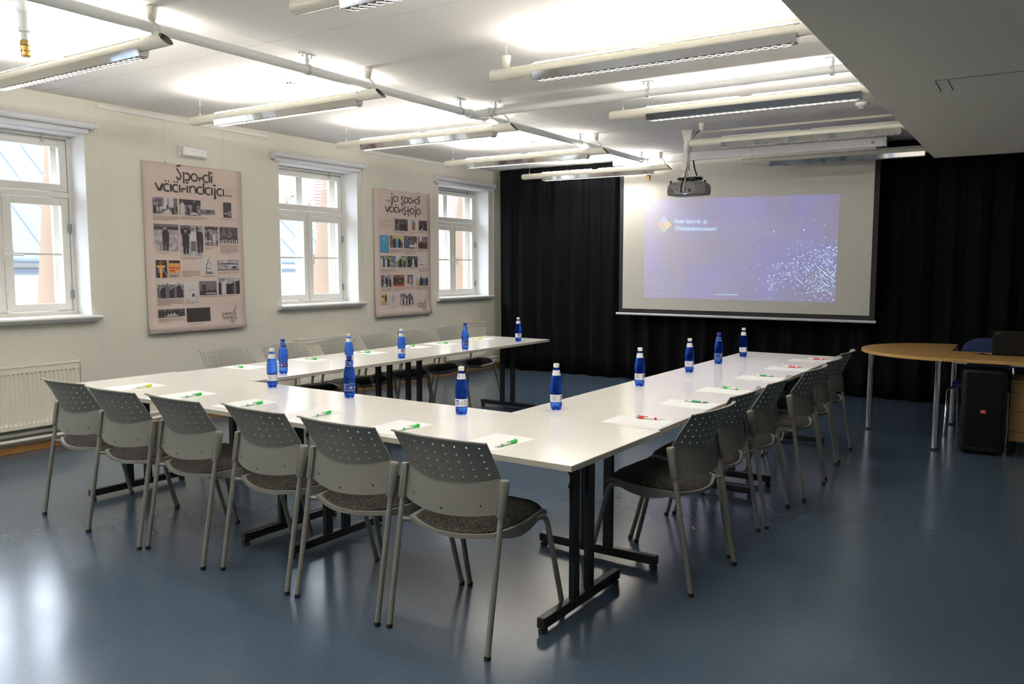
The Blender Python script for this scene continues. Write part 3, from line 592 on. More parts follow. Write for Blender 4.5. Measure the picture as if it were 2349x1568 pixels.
P1 = [
 ((2.681,1.957,2.935,2.104), PH_GREY, [('poly', rect(.44,.42,.84,1), FIGL), ('poly', rect(.60,.42,.64,1), FIGM), ('poly', rect(.84,.3,1,1), FIGM), ('poly', rect(.18,.30,.62,.42), FIGL), ('poly', [(.35,0),(.8,0),(.62,.34)], FIGL), F_(.08,0,.62), F_(.24,.3,.68), F_(.58,.25,.6), F_(.80,0,.5), F_(.97,.1,.6)]),
 ((2.955,1.958,3.185,2.103), PH_GREY, [('poly', rect(0,.66,1,1), FIGD), F_(.14,0,.92,FIGL), F_(.40,0,.62), F_(.70,0,1.0), ('poly', [(.5,.05),(.85,.05),(.75,.2),(.55,.2)], FIGL)]),
 ((3.18,1.976,3.346,2.021), PH_GREY, [('poly', rect(0,0,.2,1), FIGM), ('line', [(.3,.6),(.75,.6)], FIGD, .005), ('line', [(.35,.3),(.6,.3)], FIGD, .005)]),
 ((3.443,1.957,3.536,2.104), CARDBK, [('line', arc(.1,.5,.28,-60,80), FIGM, .002), ('line', arc(.1,.45,.42,-50,70), FIGM, .002), ('line', arc(.1,.4,.56,-40,65), FIGM, .002), ('poly', rect(.12,.24,.9,.30), FIGL), ('poly', rect(.55,.12,.9,.17), FIGL), ('poly', [(.6,.4),(1,.45),(.9,.34)], FIGL)]),
 ((2.684,1.617,2.935,1.865), PH_PALE, [('poly', rect(0,.78,1,1), FIGM), ('poly', rect(0,.80,.35,.9), FIGD), ('poly', rect(.5,.82,1,.9), FIGD), F_(.46,.03,.93)]),
 ((2.956,1.582,3.2,1.865), PH_PALE, [('poly', rect(0,.7,.45,.98), FIGD), ('poly', rect(.7,.68,.78,.98), FIGD), F_(.22,.05,.88), ('line', [(.02,.9),(.22,.97),(.42,.9)], FIGM, .018), F_(.55,.12,.9,FIGL), ('poly', [(.43,.14),(.67,.14),(.66,.48),(.44,.48)], FIGM), F_(.85,.1,.92)]),
 ((3.218,1.678,3.372,1.865), PH_GREY, [('poly', rect(0,.84,1,.95), FIGD), F_(.25,.3,.82), F_(.7,.15,.66,FIGL), ('poly', rect(0,.2,.5,.26), FIGL)]),
 ((3.39,1.706,3.604,1.863), PH_DARK, [('poly', [(.12,.45),(.38,.5),(.22,.95)], FIGM), ('poly', [(.5,.5),(.68,.5),(.58,.98)], FIGM), ('poly', rect(0,.28,1,.36), FIGD)] + [('poly', rect(.05+.12*i,.0,.11+.12*i,.18+.04*(i % 3)), FIGL) for i in range(8)]),
 ((2.689,1.377,2.802,1.537), CARDBK, [('poly', rect(.06,.58,.82,.70), TORCH), ('poly', [(.12,.58),(.76,.58),(.62,.52),(.26,.52)], TORCH), ('poly', rect(.33,0,.56,.54), TORCH), ('line', [(.15,.45),(.75,.46)], FIGL, .005), ('line', [(.15,.38),(.6,.37)], FIGL, .005), ('line', [(.18,.30),(.6,.29)], FIGL, .005), ('line', [(.55,.47),(.8,.3),(.98,.02)], FIGL, .005), ('line', arc(.45,.82,.09,0,360), TORCH, .004)]),
 ((2.821,1.378,2.938,1.535), CARDWH, [('poly', rect(0,.22,1,1), CARDBK), ('poly', rect(.02,.24,.98,.84), TORCH), ('poly', rect(.02,.52,.98,.60), CRED), ('poly', rect(.1,.34,.5,.44), CRED), ('poly', rect(.65,.28,.96,.36), FIGL)] + [('poly', rect(.05+.09*i,.03,.10+.09*i,.17), CARDBK if i < 7 else CRED) for i in range(10)]),
 ((3.193,1.395,3.314,1.579), CARDWH, [('line', [(.2,.15),(.3,.35),(.25,.5),(.45,.7),(.4,.8)], INK, .007), ('line', [(.3,.4),(.6,.35),(.65,.3)], INK, .006), ('line', [(.45,.7),(.62,.95),(.75,.97)], INK, .004), ('line', [(.6,.5),(.75,.55),(.6,.62),(.75,.68)], INK, .004), ('poly', rect(.2,.08,.85,.14), INK), ('line', [(.2,.22),(.6,.16),(.8,.22)], INK, .004)]),
 ((3.355,1.442,3.608,1.545), PH_PALE, [('poly', [(0,.62),(.2,.66),(.5,.70),(.75,.67),(1,.64),(1,.58),(0,.58)], FIGD), ('poly', [(.6,.2),(.66,.34),(.9,.40),(.86,.22),(.75,.15)], FIGD), ('poly', rect(0,0,1,.12), FIGM)]),
 ((2.693,1.19,2.966,1.339), PH_GREY, [('poly', rect(0,.82,1,1), FIGL)] + [F_(.08+.105*i, 0, .62+.10*((i*37) % 4), FIGD if i % 3 else FIGM) for i in range(9)]),
 ((2.985,1.155,3.119,1.342), CARDWH, [('line', [(.2,.72),(.55,.72)], FIGM, .002), ('line', [(.2,.56),(.8,.57)], FIGM, .002), ('line', [(.2,.50),(.8,.51)], FIGM, .002), ('poly', rect(.53,.2,.72,.36), CARDBK), ('poly', rect(.88,.05,.93,.3), LABINK), ('line', arc(.2,.08,.04,0,360), LABINK, .004)]),
 ((3.138,1.207,3.334,1.34), PH_GREY, [('poly', rect(0,.0,1,1), FIGM), ('poly', rect(.02,.02,.98,.3), FIGD), F_(.27,0,.95), F_(.56,.05,.5), F_(.85,.05,.48), ('poly', rect(.35,.08,.95,.15), FIGL)]),
 ((3.357,1.207,3.608,1.369), PH_PALE, [('poly', [(0,.0),(1,.0),(1,.85),(.6,.66),(.35,.62),(0,.7)], FIGD), F_(.24,0,.95,FIGL,FIGM), F_(.76,0,.72,FIGM,FIGL)]),
 ((2.692,1.014,2.97,1.087), PH_DARK, [('poly', [(.3,.05),(.75,.1),(.65,.5),(.4,.45)], FIGL)] + [F_(.06+.12*i, .15, .9+.05*(i % 2), FIGD) for i in range(8)]),
 ((2.989,0.955,3.249,1.087), PH_DARK, [('poly', rect(0,0,1,1), CARDBK), ('line', arc(.43,.9,.05,0,360), FIGL, .008)] + [F_(.16+.135*i, .42, .86, FIGD) for i in range(6)] + [F_(.12+.15*i, .05, .62, FIGM if i % 2 else FIGD) for i in range(6)]),
]
C1 = [[2.683,1.896,2.938,1.943,4],[2.955,1.918,3.254,1.944,2],[3.387,1.934,3.586,1.944,1],[2.687,1.595,2.828,1.606,1],[2.955,1.543,3.183,1.568,2],[3.218,1.642,3.358,1.665,2],[3.394,1.605,3.602,1.693,7],[2.961,1.378,3.151,1.44,5],[3.355,1.405,3.604,1.43,2],[3.177,1.381,3.328,1.391,1],[2.691,1.12,2.965,1.181,5],[2.987,1.124,3.128,1.148,2],[3.138,1.187,3.34,1.197,1],[3.356,1.187,3.59,1.197,1],[2.694,.961,2.957,1.004,3],[2.991,.932,3.187,.942,1]]
def hang():
    poster(2.595, 3.672, 'pink hanging poster nearer the camera, headed Spordi väärindaja, with black-and-white photographs',
      [('Spordi', 2.940, 2.281, .066, .40, .215), ('väärindaja...', 2.716, 2.165, .066, .845, .215)], None, P1, C1,
      [('Erlend', 3.384, 1.002, .024, .132, .16), ('Teemägi', 3.384, .962, .024, .182, .16), ('90', 3.478, .926, .022, .054, .16)], (2.83, 3.47), (3.528, 1.004, .053))
    P2 = [
     ((5.98,1.928,6.228,2.074), PH_DARK, [F_(.25,0,.75,FIGM,FIGM)] + [F_(.45+.12*i, .05, .7, FIGD) for i in range(4)]),
     ((6.288,1.933,6.387,2.075), CARDWH, [('poly', rect(.08,.84,.9,.94), CARDBL), ('poly', rect(.2,.08,.85,.78), FIGM), F_(.5,.12,.7,CRED)]),
     ((6.444,1.949,6.617,2.075), PH_DARK, [F_(.22,.05,.85), F_(.74,.05,.92), ('poly', rect(.3,.05,.5,.2), FIGL)]),
     ((5.698,1.651,5.865,1.864), CARDBL, [('poly', rect(.38,.74,.5,.82), CARDWH), ('line', [(.38,.88),(.55,.88)], CARDWH, .002), ('line', [(.38,.67),(.8,.67)], CARDWH, .002), ('line', [(.38,.59),(.72,.59)], CARDWH, .002), ('line', [(.55,.78),(.72,.78)], CARDWH, .002)]),
     ((5.885,1.716,6.127,1.866), PH_WARM, [('poly', rect(.2,.5,1,1), CARDYE), F_(.32,0,.95), F_(.53,0,1.0,CARDBL), F_(.75,0,.9)]),
     ((6.149,1.712,6.405,1.867), PH_DARK, [F_(.18,0,.95,SUITB), F_(.9,0,.6,FIGL), F_(.55,.3,.75,FIGM), ('poly', rect(.4,.1,.85,.3), CARDWH)]),
     ((6.426,1.714,6.62,1.867), PH_WARM, [('poly', rect(.15,.6,.4,1), CARDWH), ('poly', rect(.5,.65,.68,1), CARDBL)] + [F_(.15+.22*i, 0, .6+.1*(i % 2), FIGD) for i in range(4)]),
     ((5.702,1.475,5.894,1.614), PH_GREEN, [F_(.13,.02,.95,FIGL), F_(.34,.02,.98,SUITB), F_(.55,.02,.85,FIGL), F_(.75,.02,.92,FIGD)]),
     ((5.894,1.475,5.994,1.613), PH_COOL, []),
     ((6.015,1.475,6.21,1.612), PH_GREEN, [('poly', rect(0,.6,.4,1), FIGL), F_(.3,0,.95), F_(.72,0,.7)]),
     ((6.21,1.475,6.415,1.614), PH_DARK, [F_(.12,.1,.85), F_(.35,.1,.9), F_(.55,.1,.85,FIGL), F_(.8,.1,.92), ('poly', rect(.4,.05,.7,.2), CARDWH)]),
     ((6.437,1.475,6.542,1.616), CARDWH, [('line', [(.2,.9),(.9,.9)], FIGM, .003), ('line', [(.2,.75),(.9,.75)], LABINK, .003), ('line', [(.2,.6),(.9,.6)], FIGM, .003), ('line', [(.2,.45),(.9,.45)], FIGM, .003), ('line', [(.15,.2),(.95,.2)], INK, .008), ('line', [(.08,0),(.08,1)], LABINK, .003)]),
     ((5.705,1.235,5.909,1.38), PH_PALE, [('poly', rect(0,.5,.3,1), FIGM), F_(.15,0,.75), F_(.52,0,.98), F_(.82,0,.8), ('poly', rect(.2,.08,.5,.2), FIGL)]),
     ((5.931,1.237,6.148,1.378), PH_WARM, [F_(.2,.05,.95), F_(.45,.05,.85), F_(.75,.05,.95), ('poly', rect(0,0,1,.14), CRED)]),
     ((6.203,1.236,6.312,1.379), CARDWH, [('poly', rect(0,.22,1,1), SUITB), ('poly', rect(.3,.3,.75,.85), TORCH), ('poly', rect(.4,.6,.7,.72), CARDBL), ('line', [(.45,.1),(.95,.1)], INK, .01)]),
     ((6.383,1.237,6.626,1.377), PH_COOL, [('poly', rect(0,.6,1,1), CARDWH), F_(.12,0,.85,CARDYE), F_(.4,0,.98), F_(.62,0,.85,SUITB), F_(.85,0,.92,FIGD)]),
     ((5.706,1.04,5.822,1.149), CARDYE, [('poly', rect(.1,.55,.45,.85), CRED), F_(.7,.05,.98,INK,INK), ('poly', rect(.1,.25,.4,.38), CARDWH), ('line', [(.05,.12),(.5,.05)], CRED, .003)]),
     ((5.872,.999,5.977,1.151), CARDWH, [('line', arc(.5,.55,.33,0,360,20), INK, .003), ('line', [(.42,.3),(.4,.8)], INK, .006), ('line', [(.5,.35),(.62,.5),(.5,.62),(.62,.78)], INK, .005)]),
     ((6.061,.998,6.313,1.147), PH_GREY, [('poly', [(.45,.75),(.75,1),(1,.7),(1,1),(.4,1)], FIGL), ('poly', [(.4,.65),(.72,.92),(.98,.62),(.98,.2),(.4,.2)], FIGM)] + [F_(.12+.12*i, .0, .55+.08*(i % 3), FIGD if i % 2 else FIGL) for i in range(7)]),
    ]
    C2 = [[5.698,1.934,5.947,2.058,5],[5.984,1.89,6.23,1.918,2],[6.262,1.897,6.424,1.919,2],[6.443,1.918,6.592,1.937,2],[5.883,1.651,6.124,1.699,4],[6.153,1.638,6.395,1.699,5],[6.427,1.667,6.616,1.705,3],[5.702,1.41,5.979,1.456,4],[6.014,1.447,6.391,1.458,1],[6.436,1.412,6.618,1.458,4],[5.705,1.175,5.911,1.227,4],[5.932,1.175,6.14,1.225,4],[6.162,1.204,6.364,1.223,2],[6.382,1.176,6.615,1.227,4],[5.709,1.007,5.831,1.031,2],[5.872,.962,6.02,.99,2],[6.06,.977,6.285,.99,1]]
    poster(5.604, 6.68, 'pink hanging poster nearer the black curtain, headed ja spordi vääristaja, with colour photographs',
      [('...ja', 5.822, 2.281, .064, .235, .215), ('spordi', 6.105, 2.281, .064, .385, .215), ('vääristaja', 5.808, 2.150, .066, .69, .215)], None, P2, C2,
      [('Erlend', 6.398, .990, .024, .135, .16), ('Teemägi', 6.400, .952, .024, .186, .16), ('90', 6.495, .916, .022, .054, .16)], (5.83, 6.45), (6.545, .990, .053))
hang()

# ================================================================== curtain and screen
cu = MB(); P = []
N = 900
for i in range(N+1):
    x = .53 + 9.2*i/N
    row = []
    for j, z in enumerate((2.852, 2.80, 2.7, 2.4, 1.8, 1.2, .6, .25, .012)):
        k = j/8.0
        a = .016+.034*k
        y = 8.10 + a*sin(x*2*pi/.265 + .9*sin(x*1.7)) + a*.55*sin(x*2*pi/.63+1.3) + .02*k*sin(x*1.3+.6)
        y += (1-k)*.010*sin(x*2*pi/.075)
        if x < .9: y += -.0
        row.append((x, y, z))
    P.append(row)
cu.grid(P)
tag(obj('stage_curtain', cu, CURT, smooth=True, solid=.004), 'floor-length pleated black curtain across the far end of the room', 'curtain')

SY = 7.80
ps = thing('projection_screen', 'large pull-down projection screen hanging in front of the black curtain', 'screen', (4.1, SY, 0))
mb = MB(); mb.box((2.515-4.1, -.03, 2.762), (5.675-4.1, .085, 2.861)); cs = obj('case', mb, CASEW, ps, bevel=.006)
mb = MB(); mb.box((5.675-4.1, -.032, 2.760), (5.70-4.1, .087, 2.862)); mb.box((2.49-4.1, -.032, 2.760), (2.515-4.1, .087, 2.862)); obj('end_cap', mb, STEEL, cs, bevel=.003)
mb = MB()
for a, b in ((0, 0), (.016, 0), (0, .016), (.016, .016)): mb.box((5.55-4.1+a, -.0312, 2.797+b), (5.55-4.1+a+.012, -.030, 2.797+b+.012))
obj('emblem', mb, CRED, cs)
mb = MB(); mb.box((2.58-4.1, .010, .895), (5.645-4.1, .0125, 2.77)); obj('black_border', mb, SCREENB, ps)
mb = MB(); mb.box((2.633-4.1, .007, .950), (5.590-4.1, .010, 2.765)); obj('cloth', mb, SCREENW, ps)
mb = MB(); mb.tube([(2.545-4.1, .011, .882), (5.66-4.1, .011, .882)], .016, 12); obj('bottom_bar', mb, BARW, ps, smooth=True, split=40)
TL, TR, BL, BR = (2.922-4.1, 2.318), (5.243-4.1, 2.285), (2.927-4.1, 1.095), (5.230-4.1, 1.084)
def SP(u, v, d=0.0):      # position on the projected picture, u right, v up
    t = (TL[0]*(1-u)+TR[0]*u, TL[1]*(1-u)+TR[1]*u); b = (BL[0]*(1-u)+BR[0]*u, BL[1]*(1-u)+BR[1]*u)
    return (b[0]*(1-v)+t[0]*v, .0062-d, b[1]*(1-v)+t[1]*v)
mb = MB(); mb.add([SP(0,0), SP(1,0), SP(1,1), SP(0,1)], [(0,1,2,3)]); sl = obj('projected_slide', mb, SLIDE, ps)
# crop coordinates (x 78..2290, y 70..1295 of the enlarged photograph) to u,v
def UV(px, py):
    for_u = (px-78)/(2290-78-(py-70)*.05)
    top = 155-(155-72)*for_u; bot = 1250+(1293-1250)*for_u
    return for_u, 1-(py-top)/(bot-top)
def diamond(cx, cy, r, mt, letter, nm):
    q = MB(); pts = [(cx, cy-r), (cx+r, cy), (cx, cy+r), (cx-r, cy)]
    q.add([SP(*UV(*p), .0006) for p in pts], [(0,1,2,3)]); o = obj(nm, q, mt, sl)
    return o
dd = [(325, 379, SL_BLU), (279, 425, SL_RED), (374, 428, SL_YEL), (326, 477, SL_GRN)]
lg = MB(); L4 = [SL_BLU, SL_RED, SL_YEL, SL_GRN, SLIDE]
for k, (x, y, _) in enumerate(dd):
    lg.k = k; lg.add([SP(*UV(*p), .0006) for p in ((x, y-46), (x+46, y), (x, y+46), (x-46, y))], [(0,1,2,3)])
lg.k = 4
def stroke_uv(mb_, pts, wpx):
    ribbon(mb_, pts, wpx, lambda x, y: SP(*UV(x, y), .0010))
for (x, y, sg) in ((325, 379, 0), (326, 477, 1)):      # slanted E in the blue and green squares
    stroke_uv(lg, [(x-22, y+4), (x+2, y-22)], 5)
    for t in (0, .5, 1): stroke_uv(lg, [(x-22+24*t, y+4-26*t), (x-4+24*t, y+20-26*t)], 5)
stroke_uv(lg, [(367, 420), (383, 436)], 5)
for t in (0, .5, 1): stroke_uv(lg, [(265+14*t, 421-14*t+8), (280+14*t, 436-14*t+8)], 5)
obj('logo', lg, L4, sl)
def slide_text(body, px, py, size, nm):
    t = text_mesh(body, 1.0); q = MB(); q.v = [SP(*UV(px+v[0]*size, py-v[1]*size), .0010) for v in t.v]; q.f = t.f; q.mi = t.mi; return q
q = MB()
for body, px, py, size in (('Eesti Spordi- ja', 456, 408, 64.5), ('Olümpiamuuseum', 456, 490, 68.5)):
    t = slide_text(body, px, py, size, ''); q.add(t.v, t.f)
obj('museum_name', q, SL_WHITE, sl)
q = MB()
for body, px, py, size in (('25.11.2019', 224, 1207, 21), ('www.spordimuuseum.ee', 948, 1216, 25)):
    t = slide_text(body, px, py, size, ''); q.add(t.v, t.f)
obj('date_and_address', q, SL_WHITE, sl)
# scattered dashes, read from the enlarged lower right corner (8.255 px per pixel, origin 1740,520)
DS = """929 62 \\ 1;388 98 / 1;1297 195 | 1;1485 253 / 1;811 275 / 1;1056 288 / 1;883 345 \\ 1;1240 339 \\ 1;113 379 \\ 1;660 411 \\ 1;798 457 | 1;658 527 / 1;364 558 - 1;119 724 - 1;277 811 \\ 1;123 996 / 1;58 1214 \\ 1;310 1350 \\ 1;370 722 - 1;380 745 \\ 1;443 757 \\ 1;497 745 \\ 1;467 697 / 1;527 683 | 1;545 698 - 1;455 803 | 1;600 740 \\ 1;616 775 | 1;650 703 \\ 1;700 695 \\ 1;729 683 | 1;740 765 \\ 1;803 738 - 1;745 605 / 1;757 625 \\ 1;812 665 / 1;822 685 \\ 1;916 683 | 1;827 570 / 1;881 563 - 1;908 525 / 1;917 545 \\ 1;985 495 / 1;1028 472 \\ 1;1063 485 / 1;1048 550 \\ 1;942 605 \\ 1;1037 609 \\ 1;1135 497 / 1;1118 430 / 1;1130 450 \\ 1;1165 445 \\ 1;1200 461 - 1;1268 447 \\ 1;1329 442 / 1;1320 393 / 1;1350 395 \\ 1;1380 370 / 1;1372 390 \\ 1;1417 425 \\ 1;1433 437 / 1;1462 395 / 1;1480 385 - 1;1487 455 | 1;1455 515 \\ 2.2;1430 540 / 1;1365 468 \\ 1;1258 538 / 5.0;1200 540 / 1;1156 575 / 1;1320 515 / 1;1353 525 \\ 1;1195 637 \\ 1;1108 630 / 1;1003 688 / 1;1118 698 / 1;1070 722 \\ 1;1082 738 / 1;1015 760 \\ 1;965 780 \\ 3.8;1010 835 / 1;970 810 / 1;963 858 | 1;870 787 / 1;815 817 \\ 1;790 867 \\ 1;740 870 | 1;752 840 / 1;855 927 \\ 1;915 857 / 1;957 907 \\ 1;1075 830 / 1;1135 860 / 1;1365 640 \\ 4.2;1303 690 \\ 4.2;1258 607 \\ 1;1250 685 / 1;1288 640 / 1;1355 665 \\ 1;1370 590 / 1;1422 640 / 1;1228 752 \\ 2.2;1303 738 / 1;1300 888 \\ 12;1385 865 \\ 6.5;1335 795 / 1;1245 935 \\ 4.5;1245 915 / 4.5;1200 850 \\ 1;1360 870 \\ 1;1420 900 / 2.5;1410 840 \\ 1;1460 820 \\ 1;1460 850 / 1;1430 755 \\ 1;1460 755 / 1.5;1470 720 / 1;1130 910 | 1;1145 930 - 1;1130 960 / 1;1118 1003 / 1;1070 930 / 1;1020 953 \\ 1;905 977 / 1;770 940 \\ 1;783 965 | 1;855 1033 \\ 4.2;705 1030 / 1;605 995 / 1;570 1003 \\ 1;540 1042 / 1;495 1067 \\ 1;470 997 \\ 1;543 947 / 1;557 882 - 1;500 905 - 1;487 885 | 1;608 905 \\ 1;645 870 / 1;673 870 \\ 1;650 910 \\ 1;685 922 - 1;420 903 - 1;398 925 / 1;380 930 \\ 1;295 935 / 1;320 935 \\ 1;308 973 \\ 1;364 1015 | 1;280 1022 - 1;280 1042 \\ 1;400 1080 / 1;430 1063 - 1;355 1098 \\ 1;355 1122 / 1;353 1155 / 1;303 1172 / 1;295 1205 \\ 1;335 1200 / 1;450 1195 \\ 1;562 1147 / 1;815 1115 \\ 1;742 1165 | 1;940 1127 / 1;893 1268 | 1;775 1283 / 1;885 1392 \\ 1;1022 1397 - 1;965 1252 \\ 1;993 1258 / 1;1050 1230 - 1;1085 1222 / 1;1008 1160 | 1;992 1190 / 1;1022 1067 / 1;1040 1035 | 1;960 1050 / 1;970 1025 | 1;990 1008 - 1;1083 1042 \\ 1;1145 1087 \\ 1;1105 1117 \\ 1;1065 1130 \\ 1;1110 1167 \\ 1;1135 1167 / 1;1178 1130 / 1;1213 1150 / 5.5;1280 1072 \\ 5.0;1185 1030 / 1;1215 1067 \\ 1;1237 985 | 1;1325 990 / 1;1318 1032 / 1;1343 1067 \\ 1;1355 1110 \\ 1;1400 1035 \\ 1.2;1410 1045 / 1;1433 1115 \\ 2.4;1405 1138 / 1;1340 1237 \\ 4.5;1343 1187 / 1;1395 1237 / 1;1235 1160 / 1;1230 1203 \\ 1;1258 1203 / 1;1172 1228 \\ 1;1272 1295 \\ 1;1100 1310 / 1;1125 1340 | 1;1208 1362 \\ 1;1338 1362 / 1;1422 1377 \\ 1;1380 1430 \\ 1;1443 1273 | .4;1453 1178 | .4;1300 1110 / 1.2;1430 935 / 1;1310 920 / 1"""
BIG = """1237 183 -;1713 181 \\;1902 208 /;2176 275 /;1877 356 \\;2019 372 -;2135 423 \\;1374 396 /;1922 478 \\;1600 497 /;1177 530 /;1287 913 \\;1087 980 /"""
ds = MB()
ANG = {'\\': (1, .92), '/': (1, -.92), '|': (0, 1), '-': (1, 0)}
def dash(px, py, ch, ln, half=10.5):
    dx, dy = ANG[ch]; n_ = math.hypot(dx, dy); dx, dy = dx/n_*half*ln, dy/n_*half*ln
    ribbon(ds, [(px-dx, py-dy), (px+dx, py+dy)], 5.4, lambda x, y: SP(min(.9985, UV(x, y)[0]), max(.002, UV(x, y)[1]), .0008))
for s in DS.split(';'):
    a, b, c, l = s.split(); X = 1740+float(a)/8.255; Y = 520+float(b)/8.255
    dash((X-1460)*4.894, (Y-430)*4.894, c, float(l))
for s in BIG.split(';'):
    a, b, c = s.split(); dash(float(a), float(b), c, 1, 12)
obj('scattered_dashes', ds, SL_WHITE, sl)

# ================================================================== projector
pj = thing('ceiling_projector', 'grey projector hanging from a white ceiling mount in front of the screen', 'projector', (4.05, 6.28, 2.26))
PZ = 2.26
mb = MB(); mb.box((-.055, -.055, ZC-PZ-.006), (.075, .055, ZC-PZ-.0005))
mb.prism([(-.05, -.05), (.07, -.05), (.07, .05), (-.05, .05)], 0, 1, lambda x, y, z: (x*(1-.45*z)-.0, y*(1-.45*z), ZC-PZ-.006-.10*z)); mt_ = obj('mount', mb, WHITEP, pj, bevel=.003)
mb = MB(); mb.tube([(0, 0, ZC-PZ-.09), (-.006, 0, .21)], .034, 20); mb.tube([(-.006, 0, .215), (-.006, 0, .20)], .038, 20); obj('pole', mb, WHITEP, pj, smooth=True, split=40)
mb = MB(); mb.lathe([(.016, .20), (.02, .185), (.030, .17), (.030, .15), (.045, .146), (.045, .135)], 20, (-.015, 0, 0)); mb.box((-.09, -.05, .128), (.15, .09, .135)); obj('joint_plate', mb, WHITEP, pj, smooth=True, split=30)
RM = Matrix.Rotation(R(-9), 4, 'Z')
mb = MB(); mb.box((-.07, -.07, .100), (.14, .08, .127), RM); obj('cable_tray', mb, BLACKP, pj, bevel=.006)
mb = MB()
out = [(-.165, -.125), (.145, -.125), (.225, -.04), (.215, .10), (.10, .135), (-.12, .135), (-.175, .09)]
def tier(sc, z): return [RM @ Vector((x*sc+.01, y*sc, z)) for x, y in out]
rows = [tier(.93, -.055), tier(.99, -.045), tier(1.0, .0), tier(.98, .04), tier(.90, .062), tier(.70, .085)]
n = len(out); vs = [v for r_ in rows for v in r_]
mb.add(vs, [(i*n+k, i*n+(k+1) % n, (i+1)*n+(k+1) % n, (i+1)*n+k) for i in range(5) for k in range(n)] + [tuple(range(n))[::-1], tuple(5*n+k for k in range(n))])
pb = obj('body', mb, PROJG, pj, bevel=.008, seg=3, smooth=True, split=35)
mb = MB(); mb.lathe([(.030, 0), (.030, .004), (.024, .004), (.024, .001), (.016, .001), (.016, .004), (1e-5, .004)], 24, mat=RM @ Matrix.Translation((-.118, -.126, -.008)) @ Matrix.Rotation(pi/2, 4, 'X')); obj('round_grille', mb, PROJD, pb)
mb = MB(); mb.box((-.055, -.1265, -.043), (.125, -.1235, .030), RM); port = obj('socket_panel', mb, PROJG, pb)
for x, z, a, c in ((-.045, .005, .012, .018), (.0, .012, .014, .010), (.03, .015, .014, .010), (.055, .0, .018, .008), (.0, -.022, .018, .012), (.04, -.03, .014, .012), (.095, -.012, .024, .034), (.075, .02, .012, .006)): obj('socket', one('box', (x, -.129, z-c/2), (x+a, -.1262, z+c/2), RM), BLACKP, port)
mb = MB(); mb.box((.050, -.128, -.047), (.075, -.1262, -.043), RM); obj('status_light', mb, LEDB, port)
mb = MB()
for i in range(9):
    z = -.03+i*.0085; mb.bar(RM @ Vector((.168, -.098, z)), RM @ Vector((.224, -.038, z)), .003, .004)
obj('vent_grille', mb, PROJD, pb)
for x, y in ((-.135, -.085), (.125, -.085), (.17, .07)):
    mb = MB(); mb.lathe([(.009, .055), (.009, .088), (.013, .088), (.013, .096), (.006, .098)], 12, mat=RM @ Matrix.Translation((x, y, 0))); obj('foot', mb, BLACKP, pb)
mb = MB(); mb.lathe([(.035, 0), (.035, .03), (.028, .03), (.026, .012), (1e-5, .012)], 20, mat=RM @ Matrix.Translation((.06, .118, .0)) @ Matrix.Rotation(-pi/2, 4, 'X')); obj('lens', mb, BLACKP, pb)
def cable(pts, r, mt, nm):
    # smooth through points
    P_ = [Vector(p) for p in pts]; Q = []
    for i in range(len(P_)-1):
        a = P_[max(i-1, 0)]; b = P_[i]; c = P_[i+1]; d = P_[min(i+2, len(P_)-1)]
        for k in range(6):
            t = k/6; Q.append(.5*((2*b)+(-a+c)*t+(2*a-5*b+4*c-d)*t*t+(-a+3*b-3*c+d)*t**3))
    Q.append(P_[-1]); return obj(nm, one('tube', Q, r, 8), mt, pj, smooth=True)
cable([(.13, 0, ZC-PZ-.012), (.08, -.01, ZC-PZ-.06), (.055, -.03, .42), (.02, -.09, .15), (-.005, -.13, .05), (-.005, -.135, -.015), (.01, -.132, -.03)], .0055, BLACKP, 'black_cable')
cable([(.10, .0, ZC-PZ-.02), (.06, -.03, .45), (.03, -.085, .16), (.022, -.135, .04), (.02, -.14, -.04), (.022, -.125, -.052)], .0055, CABLEW, 'beige_cable')
cable([(.06, .02, .30), (.075, .02, .22), (.10, .02, .15), (.11, 0, .13)], .008, BLACKP, 'power_lead')
mb = MB(); mb.box((XW+3.75, 6.40, ZC-.022), (6.41, 6.44, ZC-.0005)); tag(obj('cable_duct', mb, CREAM, bevel=.002), 'long white cable duct on the ceiling leading from the projector to the soffit', 'cable duct')

